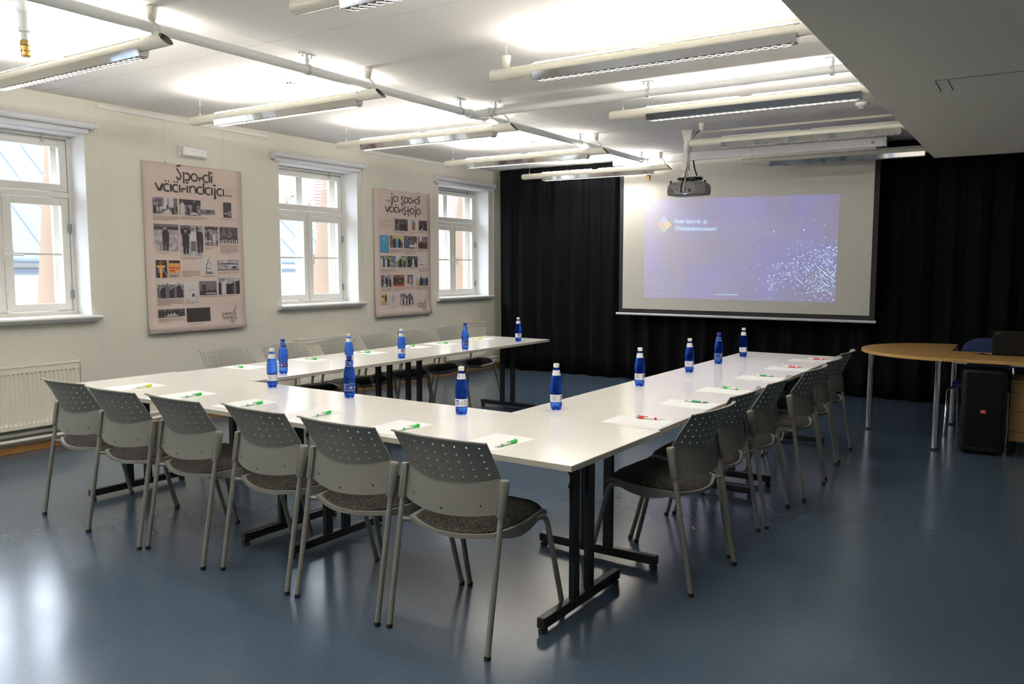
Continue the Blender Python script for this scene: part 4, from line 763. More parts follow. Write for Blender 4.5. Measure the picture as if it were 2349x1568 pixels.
# ================================================================== tube lights
ROWY = [.930, 2.560, 4.205, 5.926, 7.586]
def light(x, y, lit, left, label, cup=None):
    r = thing('suspended_light', label, 'ceiling light', (x, y, 2.676), 0, 'suspended tube lights')
    Lh, rad = 1.055, .0365
    def shell(x0, x1, a0, a1, n=20, cut=False):
        mb = MB(); P = []
        for i in range(n+1):
            t = R(a0+(a1-a0)*i/n); yy, zz = rad*sin(t), rad*cos(t)
            P.append([(x0, yy, zz), (x1 + ((rad-zz)*.95 if cut else 0), yy, zz)])
        mb.grid(P); return mb
    mb = MB(); parts = [(-Lh, -.76, 0, 360, False), (-.76, -.02, 34, 326, False), (-.02, .06, 0, 360, False), (.06, .80, 34, 326, False), (.80, .98, 0, 360, True)]
    for x0, x1, a0, a1, c in parts:
        s = shell(x0, x1, a0, a1, 24, c); mb.add(s.v, s.f)
    tbo = obj('tube_body', mb, [CREAM, INNERG], r, smooth=True, solid=.002, split=50, offset=-1); tbo.modifiers['solid'].material_offset = 1
    mb = MB(); mb.lathe([(rad-.001, 0), (rad-.001, .006), (rad-.004, .009), (1e-5, .009)], 24, mat=Matrix.Translation((-Lh, 0, 0)) @ Matrix.Rotation(-pi/2, 4, 'Y')); obj('end_cap', mb, CREAM, r, smooth=True, split=40)
    mb = MB(); mb.box((.80, -.030, -.018), (.96, .030, -.012)); mb.box((.80, -.031, -.02), (.83, .031, .025)); mb.box((.86, -.015, -.011), (.93, .012, .008)); obj('connector_tray', mb, INNERG, r)
    for x0, x1 in ((-.75, -.03), (.07, .79)):
        mb = MB(); mb.tube([(x0, 0, .031), (x1, 0, .031)], .0125, 10)
        lo = obj('lamp', mb, LAMPM if lit else LAMPOFF, r, smooth=True, split=40)
        mb = MB(); mb.grid([[(xx, .030*s_, .020+.008*abs(s_)) for s_ in (-1, -.5, 0, .5, 1)] for xx in (x0, x1)]); obj('reflector', mb, ALU, lo)
    # louvre box under the tube
    b0, b1, zt, zb, hw = -.745, .815, -.020, -.064, .036
    mb = MB()
    for s_ in (-1, 1):
        mb.grid([[(xx, s_*(hw+.001-.011*t), zt+(zb-zt)*t) for t in (0, .5, 1)] for xx in (b0, b1)])
    mb.add([(b0, -hw+.010, zb), (b0, hw-.010, zb), (b0, hw, zt), (b0, -hw, zt)], [(0, 1, 2, 3)]); mb.add([(b1, -hw+.010, zb), (b1, hw-.010, zb), (b1, hw, zt), (b1, -hw, zt)], [(0, 1, 2, 3)])
    lv = obj('louvre_side', mb, MIRROR, r, solid=.0012)
    mb = MB(); nb = 31
    for i in range(nb+1):
        xx = b0+.012+(b1-b0-.024)*i/nb; mb.box((xx-.001, -hw+.012, zb-.004), (xx+.001, hw-.012, zb+.022))
        if i < nb:
            x2 = xx+(b1-b0-.024)/nb; mb.bar((xx, -hw+.012, zb+.002), (x2, hw-.012, zb+.002), .0015, .018); mb.bar((xx, hw-.012, zb+.002), (x2, -hw+.012, zb+.002), .0015, .018)
    obj('louvre_grid', mb, LOUVRE, lv)
    for sx in (-.955, .90):
        mb = MB(); mb.tube([(sx, 0, rad), (sx, 0, ZC-2.676-.05)], .0009, 6); mb.tube([(sx, 0, rad-.002), (sx, 0, rad+.018)], .006, 8); ww = obj('suspension_wire', mb, STEEL, r)
        mb = MB(); mb.tube([(sx, .008*cos(a), ZC-2.676-.022+.011*sin(a)) for a in [2*pi*j/12 for j in range(13)]], .0016, 6); mb.tube([(sx, 0, ZC-2.676-.011), (sx, 0, ZC-2.676)], .002, 6); mb.tube([(sx, 0, ZC-2.676-.060), (sx, 0, ZC-2.676-.034)], .003, 8); mb.tube([(sx, 0, ZC-2.676-.064), (sx, 0, ZC-2.676-.060)], .009, 8); obj('ceiling_hook', mb, STEEL, ww)
    if lit:
        ld = bpy.data.lights.new('louvre_light', 'AREA'); ld.shape = 'RECTANGLE'; ld.size = 1.5; ld.size_y = .06; ld.energy = DOWN; ld.color = (1.0, .95, .86); ld.spread = R(150)
        lo = bpy.data.objects.new('louvre_light', ld); COL.objects.link(lo); lo.parent = r; lo.location = ((b0+b1)/2, 0, zb-.006)
    H = ZC-2.676
    if left:
        P_ = [(.94, -.02, H), (.915, -.012, H-.05), (.925, -.004, H-.09), (.955, 0, .07), (.965, 0, .03), (.94, 0, .0), (.90, 0, -.008)]
        mb = MB(); mb.tube(P_, .0058, 8); obj('power_cable', mb, CABLEW, r, smooth=True)
    cupx = .90 if left else -.955
    if cup is not None:
        mb = MB(); z = cup; mb.lathe([(.012, z), (.020, z+.008), (.030, z+.07), (.030, z+.074), (.027, z+.074)], 18, (cupx, 0, 0)); obj('canopy_cup', mb, CREAM, r, smooth=True, split=40)
    return r
H_ = ZC-2.676
ordn = ['nearest the camera', 'second from the camera', 'third from the camera', 'fourth from the camera', 'farthest, by the screen']
for i, cx_ in enumerate((2.17, 2.219, 2.265, 2.288, 2.313)):
    light(cx_, ROWY[i], True, True, 'lit cream tube light of the window-side row, %s' % ordn[i], H_-.078)
for i, cx_ in enumerate((5.226, 5.230, 5.258, 5.279, 5.280)):
    light(cx_, ROWY[i], i < 3, False, '%s cream tube light of the soffit-side row, %s' % ('lit' if i < 3 else 'unlit', ordn[i]), [None, .034, None, H_-.076, None][i])

for i, y in enumerate((-.72, -2.35)):
    light(2.13, y, True, True, 'lit cream tube light of the window-side row, behind the camera, %s' % ('first' if i == 0 else 'second'), H_-.078)
    light(5.19, y, True, False, 'lit cream tube light of the soffit-side row, behind the camera, %s' % ('first' if i == 0 else 'second'), None)

# ================================================================== pipes, detectors
pp = thing('sprinkler_pipe', 'grey-white pipe run under the ceiling with clamps and a brass nozzle', 'pipe', (3.026, 4, 2.765))
PX = 3.026
mb = MB(); mb.tube([(0, -4.6, 0), (0, 3.60, 0)], .030, 20); obj('main_run', mb, PIPEW, pp, smooth=True, split=40)
mb = MB(); mb.tube([(0, .01, .012), (3.38, .01, .018)], .030, 20); obj('branch_run', mb, PIPEW, pp, smooth=True, split=40)
mb = MB(); mb.tube([(0, -.10, 0), (0, .12, 0)], .037, 20); mb.tube([(0, .01, .01), (.13, .01, .012)], .037, 20)
for y in (-.10, .12): mb.tube([(0, y-.012, 0), (0, y+.012, 0)], .042, 20)
mb.tube([(.12, .01, .012), (.145, .01, .012)], .042, 20); obj('tee_joint', mb, PIPEW, pp, smooth=True, split=40)
mb = MB(); mb.tube([(0, 3.56, 0), (0, 3.62, 0)], .040, 20); mb.tube([(0, 3.60, 0)]+[(0, 3.62+.06*sin(a), -.06+.06*cos(a)) for a in [pi/2*j/6 for j in range(7)]]+[(0, 3.68, -.10)], .036, 16); mb.tube([(0, 3.68, -.09), (0, 3.68, -.105)], .040, 16); el = obj('elbow', mb, PIPEW, pp, smooth=True, split=45)
mb = MB(); mb.tube([(0, 3.68, -.10), (0, 3.68, -.15)], .020, 14); obj('drop', mb, PIPEW, el, smooth=True, split=40)
def nozzle(c, z, par):
    mb = MB(); mb.lathe([(.024, 0), (.026, .004), (.026, .026), (.022, .030)], 6, (c[0], c[1], z+.055)); mb.lathe([(.020, .0), (.0215, .004), (.025, .054)], 18, (c[0], c[1], z)); 
    o = obj('brass_nozzle', mb, BRASS, par)
    mb = MB()
    for k in range(8):
        a = 2*pi*k/8+.2; mb.tube([(c[0]+.0225*cos(a), c[1]+.0225*sin(a), z+.028), (c[0]+.0245*cos(a), c[1]+.0245*sin(a), z+.028)], .004, 8)
    obj('outlet_hole', mb, BLACKP, o)
nozzle((0, 3.68), -.222, pp)
def clamp(x, y, along, par=pp):
    mb = MB(); d = (0, 1, 0) if along == 'y' else (1, 0, 0)
    z0 = .012 if along == 'x' else 0
    mb.tube([(x-d[0]*.012, y-d[1]*.012, z0), (x+d[0]*.012, y+d[1]*.012, z0)], .036, 20); mb.tube([(x, y, z0+.03), (x, y, ZC-2.765-.004)], .009, 10); mb.tube([(x, y, z0+.045), (x, y, z0+.068)], .013, 10)
    h = .055; mb.box((x-(h if along == 'x' else .018), y-(h if along == 'y' else .018), ZC-2.765-.006), (x+(h if along == 'x' else .018), y+(h if along == 'y' else .018), ZC-2.765-.0005))
    for s in (-.038, .038): mb.tube([(x+d[0]*s, y+d[1]*s, ZC-2.765-.022), (x+d[0]*s, y+d[1]*s, ZC-2.765-.004)], .006, 6)
    obj('clamp', mb, STEEL, par, smooth=True, split=35)
for y in (-3.9, -1.92, -.23, 1.88, 3.45): clamp(0, y, 'y')
for x in (.19, 1.575, 2.89): clamp(x, .01, 'x')
dn = thing('drop_nozzle', 'brass spray nozzle on a white pipe stub in the upper left corner of the picture', 'nozzle', (2.57, .52, 2.765))
mb = MB(); mb.tube([(0, 0, ZC-2.765), (0, 0, -.06)], .026, 16); mb.tube([(0, 0, -.055), (0, 0, -.035)], .031, 16); mb.tube([(0, 0, -.10), (0, 0, -.06)], .020, 16); mb.tube([(0, 0, .04), (0, 0, .062)], .033, 16); obj('pipe_stub', mb, PIPEW, dn, smooth=True, split=40)
nozzle((0, 0), -.185, dn)
for x, y, lab in ((2.409, 2.50, 'round white smoke detector on the bright ceiling between the first and second window-side lights'), (2.447, 5.90, 'round white smoke detector above the fourth window-side light'), (5.80, 5.72, 'round white smoke detector on the ceiling beside the soffit edge'), (6.02, 7.2, 'round white smoke detector half hidden behind an unlit light by the soffit')):
    d = thing('smoke_detector', lab, 'smoke detector', (x, y, ZC), 0, 'smoke detectors')
    mb = MB(); mb.lathe([(.050, 0), (.050, -.012), (.046, -.024), (.034, -.030), (.034, -.034)], 24); obj('base', mb, WHITEPL, d, smooth=True, split=35)
    mb = MB(); mb.lathe([(.030, -.030), (.031, -.044), (.027, -.050), (1e-5, -.050)], 24); hd = obj('sensor_head', mb, WHITEPL, d, smooth=True, split=35)
    mb = MB()
    for k in range(8):
        a = 2*pi*k/8; mm = Matrix.Rotation(a, 4, 'Z'); mb.box((.0295, -.006, -.042), (.0325, .006, -.034), mm)
    obj('sensor_slot', mb, BLACKP, hd)

# ================================================================== tables
TH = .73; TL_, TW = 1.869, .8128
def make_table(name, label, group):
    """origin at the floor under the near-left corner; long side along +x"""
    r = thing(name, label, 'table', (0, 0, 0), 0, group)
    obj('tabletop', one('box', (.001, .001, TH-.024), (TL_-.001, TW-.001, TH)), TOPW, r, bevel=.0015)
    eb = MB(); z0, z1 = TH-.0235, TH-.0015
    eb.box((.0, .0, z0), (TL_, .0012, z1)); eb.box((.0, TW-.0012, z0), (TL_, TW, z1)); eb.box((.0, 0, z0), (.0012, TW, z1)); eb.box((TL_-.0012, 0, z0), (TL_, TW, z1))
    obj('edge_band', eb, EDGEB, r)
    for x, s in ((.18, 1), (TL_-.18, -1)):
        lf = thing_part('leg_frame', r)
        for dy in (-.065, .065): obj('post', one('box', (x-.014, TW/2+dy-.024, .055), (x+.014, TW/2+dy+.024, TH-.03)), BLACKM, lf, bevel=.003)
        mb = MB(); mb.box((x-.019, TW/2-.335, .022), (x+.019, TW/2+.335, .066)); obj('foot_bar', mb, BLACKM, lf, bevel=.004)
        for dy in (-.315, .315): obj('glide', one('lathe', [(.018, 0), (.021, .006), (.019, .014), (.008, .016), (.008, .024)], 14, (x, TW/2+dy, 0)), RUBBER, lf)
        mb = MB(); mb.box((x-.02, TW/2-.30, TH-.048), (x+.02, TW/2+.30, TH-.0245)); obj('top_rail', mb, BLACKM, lf)
        mb = MB(); y = TW/2
        mb.tube([(x+s*.16, y, TH-.03), (x+s*.07, y, TH-.14), (x+s*.012, y, TH-.20)], .006, 8)
        mb.tube([(x+s*.10, y-.02, TH-.09), (x+s*.03, y-.02, TH-.17)], .005, 8)
        mb.tube([(x+s*(.035+.02*cos(a)), y-.02, TH-.20+.02*sin(a)) for a in [pi*j/8-.5 for j in range(0, 10)]], .004, 6)
        obj('folding_brace', mb, BLACKM, lf)
    return r
def thing_part(nm, par):
    o = bpy.data.objects.new(nm, None); COL.objects.link(o); o.parent = par; o.empty_display_size = .05; return o
def dup3(root, loc, rz, label, group=None):
    return dup(root, loc, rz, label, group)
fa, ra, la = -.0256, -.0191, -.0136
tb = make_table('folding_table', 'white folding table of the front row, left half with the yellow pen', 'white folding tables')
fx, fy = 1.9618, .9269
tb.location = (fx, fy, 0); tb.rotation_euler = (0, 0, fa)
dup(tb, (fx+TL_*cos(fa), fy+TL_*sin(fa), 0), fa, 'white folding table of the front row, right half with the front right corner')
def arm(x, y, a, k, label):       # long side runs away from the camera: rotate by 90 deg, corner on the right
    ox = x + TW*cos(a) - k*TL_*sin(a); oy = y + TW*sin(a) + k*TL_*cos(a)
    dup(tb, (ox, oy, 0), a+pi/2, label)
arm(2.0287, 1.741, la, 0, 'white folding table of the window-side row, near half touching the front row')
arm(2.0287, 1.7715, la, 1, 'white folding table of the window-side row, far half toward the curtain')
arm(4.8891, 1.668, ra, 0, 'white folding table of the right-hand row, near half touching the front row')
arm(4.8891, 1.670, ra, 1, 'white folding table of the right-hand row, far half toward the screen')

# ================================================================== chairs
def make_chair(label):
    """origin on the floor midway between the rear feet, facing +y"""
    r = thing('stacking_chair', label, 'chair', (0, 0, 0))
    # backrest: curved shell, lower part between the sleeves, perforated upper part leaning back
    HW = .232; NU = 20
    def q(u): return 1-u*u
    def P(u, v):
        x = HW*u
        zb, zc, zt = .535-.022*q(u), .672-.036*q(u), .822+.006*q(u)
        if v <= .4:
            z = zb+(zc-zb)*v/.4; y = .172*z - .052*q(u)
        else:
            t = (v-.4)/.6; z = zc+(zt-zc)*(t*1.02-.02*t*t); yc = .172*zc-.052*q(u); yt = .022-.046*q(u); y = yc+(yt-yc)*(t**1.05)
        return (x, y, z)
    us = [-1]+[-.955+1.91*i/18 for i in range(19)]+[1]
    vs_ = [0, .1, .2, .3, .37, .4, .415]+[.44+.52*j/10 for j in range(11)]+[1.0]
    j0 = 7
    mb = MB(); idx = {}
    def vert(i, j):
        if (i, j) not in idx: idx[(i, j)] = len(mb.v); mb.v.append(P(us[i], vs_[j]))
        return idx[(i, j)]
    holes = {(1+a, j0+b) for a in range(1, 19, 2) for b in range(1, 11, 2)}
    done = set()
    for (hi, hj) in holes:
        c = Vector(P(us[hi], vs_[hj])); ring = []; outer = []
        for di, dj in ((-1,-1),(0,-1),(1,-1),(1,0),(1,1),(0,1),(-1,1),(-1,0)):
            o = Vector(P(us[hi+di], vs_[hj+dj])); d = (o-c)
            d = d.normalized()*(.0047 if dj == 0 or di == 0 else .0047)*(1.15 if di == 0 else 1.0); ring.append(len(mb.v)); mb.v.append(tuple(c+d)); outer.append((hi+di, hj+dj))
        for k in range(8):
            k2 = (k+1) % 8; mb.f.append((vert(*outer[k]), vert(*outer[k2]), ring[k2], ring[k])); mb.mi.append(0)
        for di in (-1, 0):
            for dj in (-1, 0): done.add((hi+di, hj+dj))
    for i in range(len(us)-1):
        for j in range(len(vs_)-1):
            if (i, j) not in done: mb.f.append((vert(i, j), vert(i+1, j), vert(i+1, j+1), vert(i, j+1))); mb.mi.append(0)
    # thin rolled lip along the top edge
    top = len(vs_)-1; lip = []
    for i in range(len(us)):
        a = Vector(P(us[i], 1.0)); lip.append(len(mb.v)); mb.v.append(tuple(a+Vector((0, -.016, .001))))
    for i in range(len(us)-1): mb.f.append((vert(i, top), vert(i+1, top), lip[i+1], lip[i])); mb.mi.append(0)
    bk = obj('backrest', mb, GREYP, r, smooth=True, solid=.005, split=32, offset=0)
    for u in (-.72, 0, .72):
        p = Vector(P(u, .07 if u == 0 else .12)); obj('screw_recess', one('tube', [p+Vector((0, -.0034, 0)), p+Vector((0, -.0026, 0))], .005, 10), RUBBER, bk)
    for s in (-1, 1): obj('side_rib', one('bar', (s*.233, .172*.535-.004, .535), (s*.233, .172*.668-.004, .668), .006, .026, (0, 1, 0)), GREYP, bk)
    for s in (-1, 1):
        mb = MB(); pts = [(s*.249, .172*z, z) for z in (.525, .53, .655, .664, .668)]
        mb.tube(pts, [.0175, .0195, .0205, .0195, .015], 16); obj('sleeve', mb, GREYP, r, smooth=True, split=50)
    # seat
    def sq(a, b):
        k = .22; return a*(1-k*b*b*.5), b*(1-k*a*a*.5)
    def S(a, b, grow=0.0):
        X, Y = sq(a, b); t = (Y+1)/2
        hw = .214+.022*t+grow+(.021*(1-t)**2 if grow > 0 else 0); y = .055+.435*t
        if t < .5: y += .035*(X*X)*(1-2*t)          # rear edge bows backwards in the middle
        y += grow*Y
        z = .440+.022*X*X*(1-t)**1.2+.050*t*t - (.055*((t-.80)/.2)**2 if t > .80 else 0)*(1.0)
        return Vector((X*hw, y, z))
    n = 16; g = [-1+2*i/n for i in range(n+1)]
    def shell(thick, grow, z_off, rounded):
        mb = MB(); top = []; bot = []
        for a in g:
            top.append([]); bot.append([])
            for b in g:
                e = max(abs(a), abs(b)); k = 1-e**6 if rounded else 1
                p = S(a, b, grow); dp = 0 if rounded else -.030*max(0, 1-((b+.08)/.85)**2); top[-1].append(p+Vector((0, 0, z_off+thick*k))); bot[-1].append(p+Vector((0, 0, z_off+dp)))
        mb.grid(top); mb.grid(bot)
        edge = [(i, 0) for i in range(n)]+[(n, j) for j in range(n)]+[(n-i, n) for i in range(n)]+[(0, n-j) for j in range(n)]
        o = (n+1)*(n+1); E_ = [i*(n+1)+j for i, j in edge]
        mb.f += [(E_[k], E_[(k+1) % len(E_)], o+E_[(k+1) % len(E_)], o+E_[k]) for k in range(len(E_))]; mb.mi += [0]*len(E_)
        return mb
    obj('seat_cushion', shell(.036, -.002, .000, True), FABRIC, r, smooth=True, split=75)
    obj('seat_shell', shell(.017, .008, -.0185, False), GREYP, r, smooth=True, split=50)
    for s in (-1, 1):
        mb = MB(); mb.tube([(s*.249, .172*z, z) for z in (.012, .30, .53)], .0118, 14)
        mb.tube([(s*.247, .078, .440), (s*.222, .10, .434), (s*.20, .15, .428)], [.010, .009, .007], 10)
        l = obj('leg', mb, GREYM, r, smooth=True, split=50)
        obj('foot_cap', one('lathe', [(.0125, 0), (.0135, .003), (.0135, .016), (.0120, .018)], 14, (s*.249, .002, 0)), RUBBER, l)
    for s in (-1, 1):
        pts = [(s*.205, .17, .4235), (s*.212, .28, .430), (s*.222, .37, .446), (s*.229, .405, .448), (s*.233, .430, .438), (s*.236, .444, .415), (s*.239, .452, .38), (s*.252, .549, .012)]
        mb = MB(); mb.tube(pts, .0118, 14); l = obj('leg', mb, GREYM, r, smooth=True, split=60)
        obj('foot_cap', one('lathe', [(.0125, 0), (.0135, .003), (.0135, .016), (.0120, .018)], 14, (s*.252, .551, 0)), RUBBER, l)
    return r
chair = make_chair('grey perforated-back chair, leftmost of six along the front row')
GF, GR, GL = 'chairs along the front row', 'chairs along the right-hand row', 'chairs along the window-side row'
front = [(2.464, .664, -1.9), (2.997, .626, -1.5), (3.523, .634, -3.6), (4.105, .648, -4.6), (4.665, .62, -2.8), (5.216, .616, -1.6)]
names = ['leftmost', 'second from the left', 'third from the left', 'fourth from the left', 'second from the right', 'rightmost and closest to the camera']
chair['group'] = GF
for i, (x, y, a) in enumerate(front):
    if i == 0: chair.location = (x, y, 0); chair.rotation_euler = (0, 0, R(a))
    else: dup(chair, (x, y, 0), R(a), 'grey perforated-back chair, %s of six along the front row' % names[i], GF)
on = ['nearest the camera', 'second from the camera', 'third from the camera', 'fourth from the camera', 'fifth from the camera', 'farthest from the camera']
right = [(5.915, 1.848, 85.6), (5.884, 2.434, 89.6), (5.909, 3.002, 91.0), (5.961, 3.696, 88.3), (5.942, 4.317, 93.0), (5.923, 4.909, 90.8)]
for i, (x, y, a) in enumerate(right): dup(chair, (x, y, 0), R(a), 'grey perforated-back chair on the right side of the right-hand row, %s' % on[i], GR)
leftc = [(1.69, 2.395, 86), (1.755, 2.932, 87), (1.745, 3.545, 94), (1.755, 4.125, 88), (1.72, 4.685, 85), (1.745, 5.295, 83)]
for i, (x, y, a) in enumerate(leftc): dup(chair, (x, y, 0), R(a-180), 'grey perforated-back chair between the window wall and the window-side row, %s' % on[i], GL)

# ================================================================== bottles
def make_bottle(label, blue):
    r = thing('water_bottle', label, 'bottle', (0, 0, TH), 0, 'blue water bottles on the tables')
    prof = [(.0001, .004), (.012, .003), (.022, .0005), (.0262, .001), (.0288, .009), (.0305, .022), (.0308, .034), (.0300, .040), (.0310, .042), (.0310, .082), (.0300, .085), (.0318, .092), (.0325, .104), (.0318, .110), (.0325, .116), (.0322, .130), (.0310, .142), (.0290, .155), (.0262, .168), (.0228, .180), (.0205, .192), (.0182, .204), (.0165, .212), (.0135, .216), (.0130, .226)]
    # resample
    pr = []
    for (a, b), (c, d) in zip(prof[:-1], prof[1:]):
        k = max(1, int((d-b)/.0028)) if d > .12 and d < .19 else 1
        for j in range(k): pr.append((a+(c-a)*j/k, b+(d-b)*j/k))
    pr.append(prof[-1]); pr.append((.0001, .226))
    def rf(rad, z, t):
        if z < .022: 
            w = (1+cos(5*t))/2; rad *= 1-.16*w*(1-z/.022); z = z+.010*w**2*(1-z/.022) if rad > .01 else z+.010
        if .122 < z < .182:
            amp = .0016*sin((z-.122)/.06*pi); rad += amp*sin(z*620+2.6*sin(2*t))
        return rad, z
    obj('bottle_body', one('lathe', pr, 40, (0, 0, 0), rf), BOTTLE, r, smooth=True)
    cap = MB(); cap.lathe([(.0150, .2228), (.0155, .2245), (.0155, .2405), (.0145, .2425), (.0001, .2425)], 36, (0, 0, 0), lambda a, z, t: (a-.0004*(1 if int(t/(2*pi)*36) % 2 else 0), z))
    obj('cap', cap, CAPB if blue else CAPW, r, smooth=True, split=40)
    def rad_at(z):
        for (a, b), (c, d) in zip(prof[:-1], prof[1:]):
            if b <= z <= d and d > b: return a+(c-a)*(z-b)/(d-b)
        return .03
    lb = MB(); lb.lathe([(.0314, .0425), (.0314, .0815)], 40); lb.f = lb.f[:40]; lb.mi = lb.mi[:40]
    lab = obj('label', lb, LABB if blue else LABW, r, smooth=True)
    nk = MB(); nk.lathe([(rad_at(z)+.0005, z) for z in (.181, .190, .200, .2090)], 36); nk.f = nk.f[:108]; nk.mi = nk.mi[:108]
    nlab = obj('neck_label', nk, LABB if blue else LABW, r, smooth=True)
    def cyl(a0, zc_, neck=False):
        def f(x, y):
            z = zc_+y; rr = (rad_at(z) if neck else .0309)+.0010; t = a0+x/(.022 if neck else .0314); return (rr*cos(t), rr*sin(t), z)
        return f
    def patch(mb, f, poly, nx=8):        # polygon band between lower and upper curves, built as a strip
        lo, hi, x0, x1 = poly
        L = [f(x0+(x1-x0)*i/nx, lo(i/nx)) for i in range(nx+1)]; U = [f(x0+(x1-x0)*i/nx, hi(i/nx)) for i in range(nx+1)]
        mb.add(L+U, [(i, i+1, nx+2+i, nx+1+i) for i in range(nx)])
    em = MB(); f = cyl(0, .062)
    if not blue: patch(em, f, (lambda t: -.010, lambda t: .004+.012*math.sqrt(max(0, 1-(2*t-1)**2)), -.011, .011))
    else: patch(em, f, (lambda t: -.0195, lambda t: -.0180, -.098, .098), 48); patch(em, f, (lambda t: .0180+.004*math.exp(-((t-.5)/.07)**2), lambda t: .0195+.004*math.exp(-((t-.5)/.07)**2), -.098, .098), 64)
    obj('label_badge', em, LABINK if not blue else LABW, lab)
    tx = MB(); f2 = cyl(0, .062); g2 = lambda x, y: tuple(1.0 * c for c in (lambda p: (p[0]*1.006, p[1]*1.006, p[2]))(f2(x, y)))
    write(tx, 'AURA', g2, -.0088, -.0072, .0105, .0176, .22)
    obj('brand_lettering', tx, LABW, lab)
    fine = MB(); rr = random.Random(5)
    for side, cols in ((1.55, 7), (-1.45, 6), (3.1, 8)):
        for i in range(cols):
            y = .013-.0042*i; x = -.011
            while x < .011:
                wl = rr.uniform(.002, .006); fine.add([cyl(side, .062)(x, y), cyl(side, .062)(x+wl, y), cyl(side, .062)(x+wl, y+.0013), cyl(side, .062)(x, y+.0013)], [(0, 1, 2, 3)]); x += wl+.0012
    for i in range(3): fine.add([cyl(0, .062)(-.009, -.0125-.0022*i), cyl(0, .062)(.009, -.0125-.0022*i), cyl(0, .062)(.009, -.0117-.0022*i), cyl(0, .062)(-.009, -.0117-.0022*i)], [(0, 1, 2, 3)])
    obj('fine_print', fine, LABINK if not blue else LABSIL, lab)
    sl_ = MB(); ff = cyl(.80, .063); sl_.add([ff(0, 0)]+[ff(.0052*cos(2*pi*k/16), .0052*sin(2*pi*k/16)) for k in range(16)], [(0, k+1, (k+1) % 16+1) for k in range(16)]); sl_.add([ff(-.002, -.004), ff(.002, -.004), ff(.003, -.011), ff(0, -.009), ff(-.003, -.011)], [(0, 1, 2, 3, 4)]); obj('medal_mark', sl_, LABSIL if not blue else LABW, lab)
    tx = MB(); fn = cyl(.15, .1945, True); write(tx, 'AURA', fn, -.0075, -.002, .0065, .013, .22)
    if blue:
        patch(tx, cyl(0, .182, True), (lambda t: 0, lambda t: .0014, -.068, .068), 32); patch(tx, cyl(0, .2068, True), (lambda t: 0, lambda t: .0012, -.068, .068), 32)
    obj('neck_lettering', tx, LABINK if not blue else LABW, nlab)
    return r
wb = make_bottle('white-capped water bottle near the inner left corner of the tables, beside a blue-capped one', False)
bb = make_bottle('blue-capped water bottle on the window-side row, standing just behind the leftmost white-capped bottle', True)
def face(x, y, off):      # turn the label badge by `off` degrees from facing the camera
    return math.atan2(-1.8289-y, 7.1437-x)+R(off)
wb.location = (3.158, 1.609, TH); wb.rotation_euler = (0, 0, face(3.158, 1.609, 150))
bb.location = (2.705, 2.10, TH); bb.rotation_euler = (0, 0, face(2.705, 2.10, -65))
for x, y, blue, off, lab in ((2.761, 2.696, 0, 100, 'white-capped water bottle half hidden behind the blue-capped bottle of the front row'),
    (3.851, 1.569, 1, 15, 'blue-capped water bottle on the front row of tables'), (2.77, 3.294, 0, 10, 'white-capped water bottle near the middle joint of the window-side row'),
    (2.786, 4.155, 1, -20, 'blue-capped water bottle on the far half of the window-side row'), (2.745, 5.123, 0, 5, 'white-capped water bottle at the far end of the window-side row'),
    (4.702, 1.491, 0, -42, 'white-capped water bottle nearest the camera, alone toward the right of the front row'), (5.036, 1.875, 0, 62, 'white-capped water bottle at the near end of the right-hand row'),
    (5.054, 2.903, 0, 55, 'white-capped water bottle on the right-hand row, second from the camera'), (5.07, 3.73, 0, 58, 'white-capped water bottle on the right-hand row, third from the camera'),
    (5.074, 4.347, 1, 120, 'blue-capped water bottle on the right-hand row'), (5.084, 4.946, 0, 62, 'white-capped water bottle at the far end of the right-hand row')):
    dup(bb if blue else wb, (x, y, TH), face(x, y, off), lab)

# ================================================================== paper and pens
def sheet(x, y, a, label, w=.210, h=.297):
    o = obj('paper_sheet', one('box', (-w/2, -h/2, .0002), (w/2, h/2, .0009)), PAPER); o.location = (x, y, TH); o.rotation_euler = (0, 0, R(a)); tag(o, label, 'paper', 'blank sheets laid out for the chairs'); return o
PAP = [(2.43, 1.148, -1.5), (2.99, 1.108, -1), (3.533, 1.095, -.5), (4.062, 1.076, 0), (4.652, 1.047, 0), (5.22, 1.032, -2.5)]
for i, (x, y, a) in enumerate(PAP): sheet(x, y, a, 'blank white sheet on the front row, in front of the chair %s' % (names[i] if i < 5 else 'closest to the camera'))
for i, (x, y, a) in enumerate([(5.541, 1.790, 0), (5.564, 2.41, 0), (5.572, 2.988, 0), (5.588, 3.677, 0), (5.608, 4.30, 0), (5.622, 4.945, 0)]): sheet(x, y, a+90, 'blank white sheet on the right-hand row at the chair %s' % on[i])
for i, (x, y, a) in enumerate([(2.18, 2.195, 0), (2.21, 2.80, 0), (2.232, 3.475, 0), (2.228, 4.10, 0), (2.255, 4.475, 0), (2.238, 5.165, 0)]): sheet(x, y, a+90+4, 'blank white sheet on the window-side row at the chair %s' % on[i])
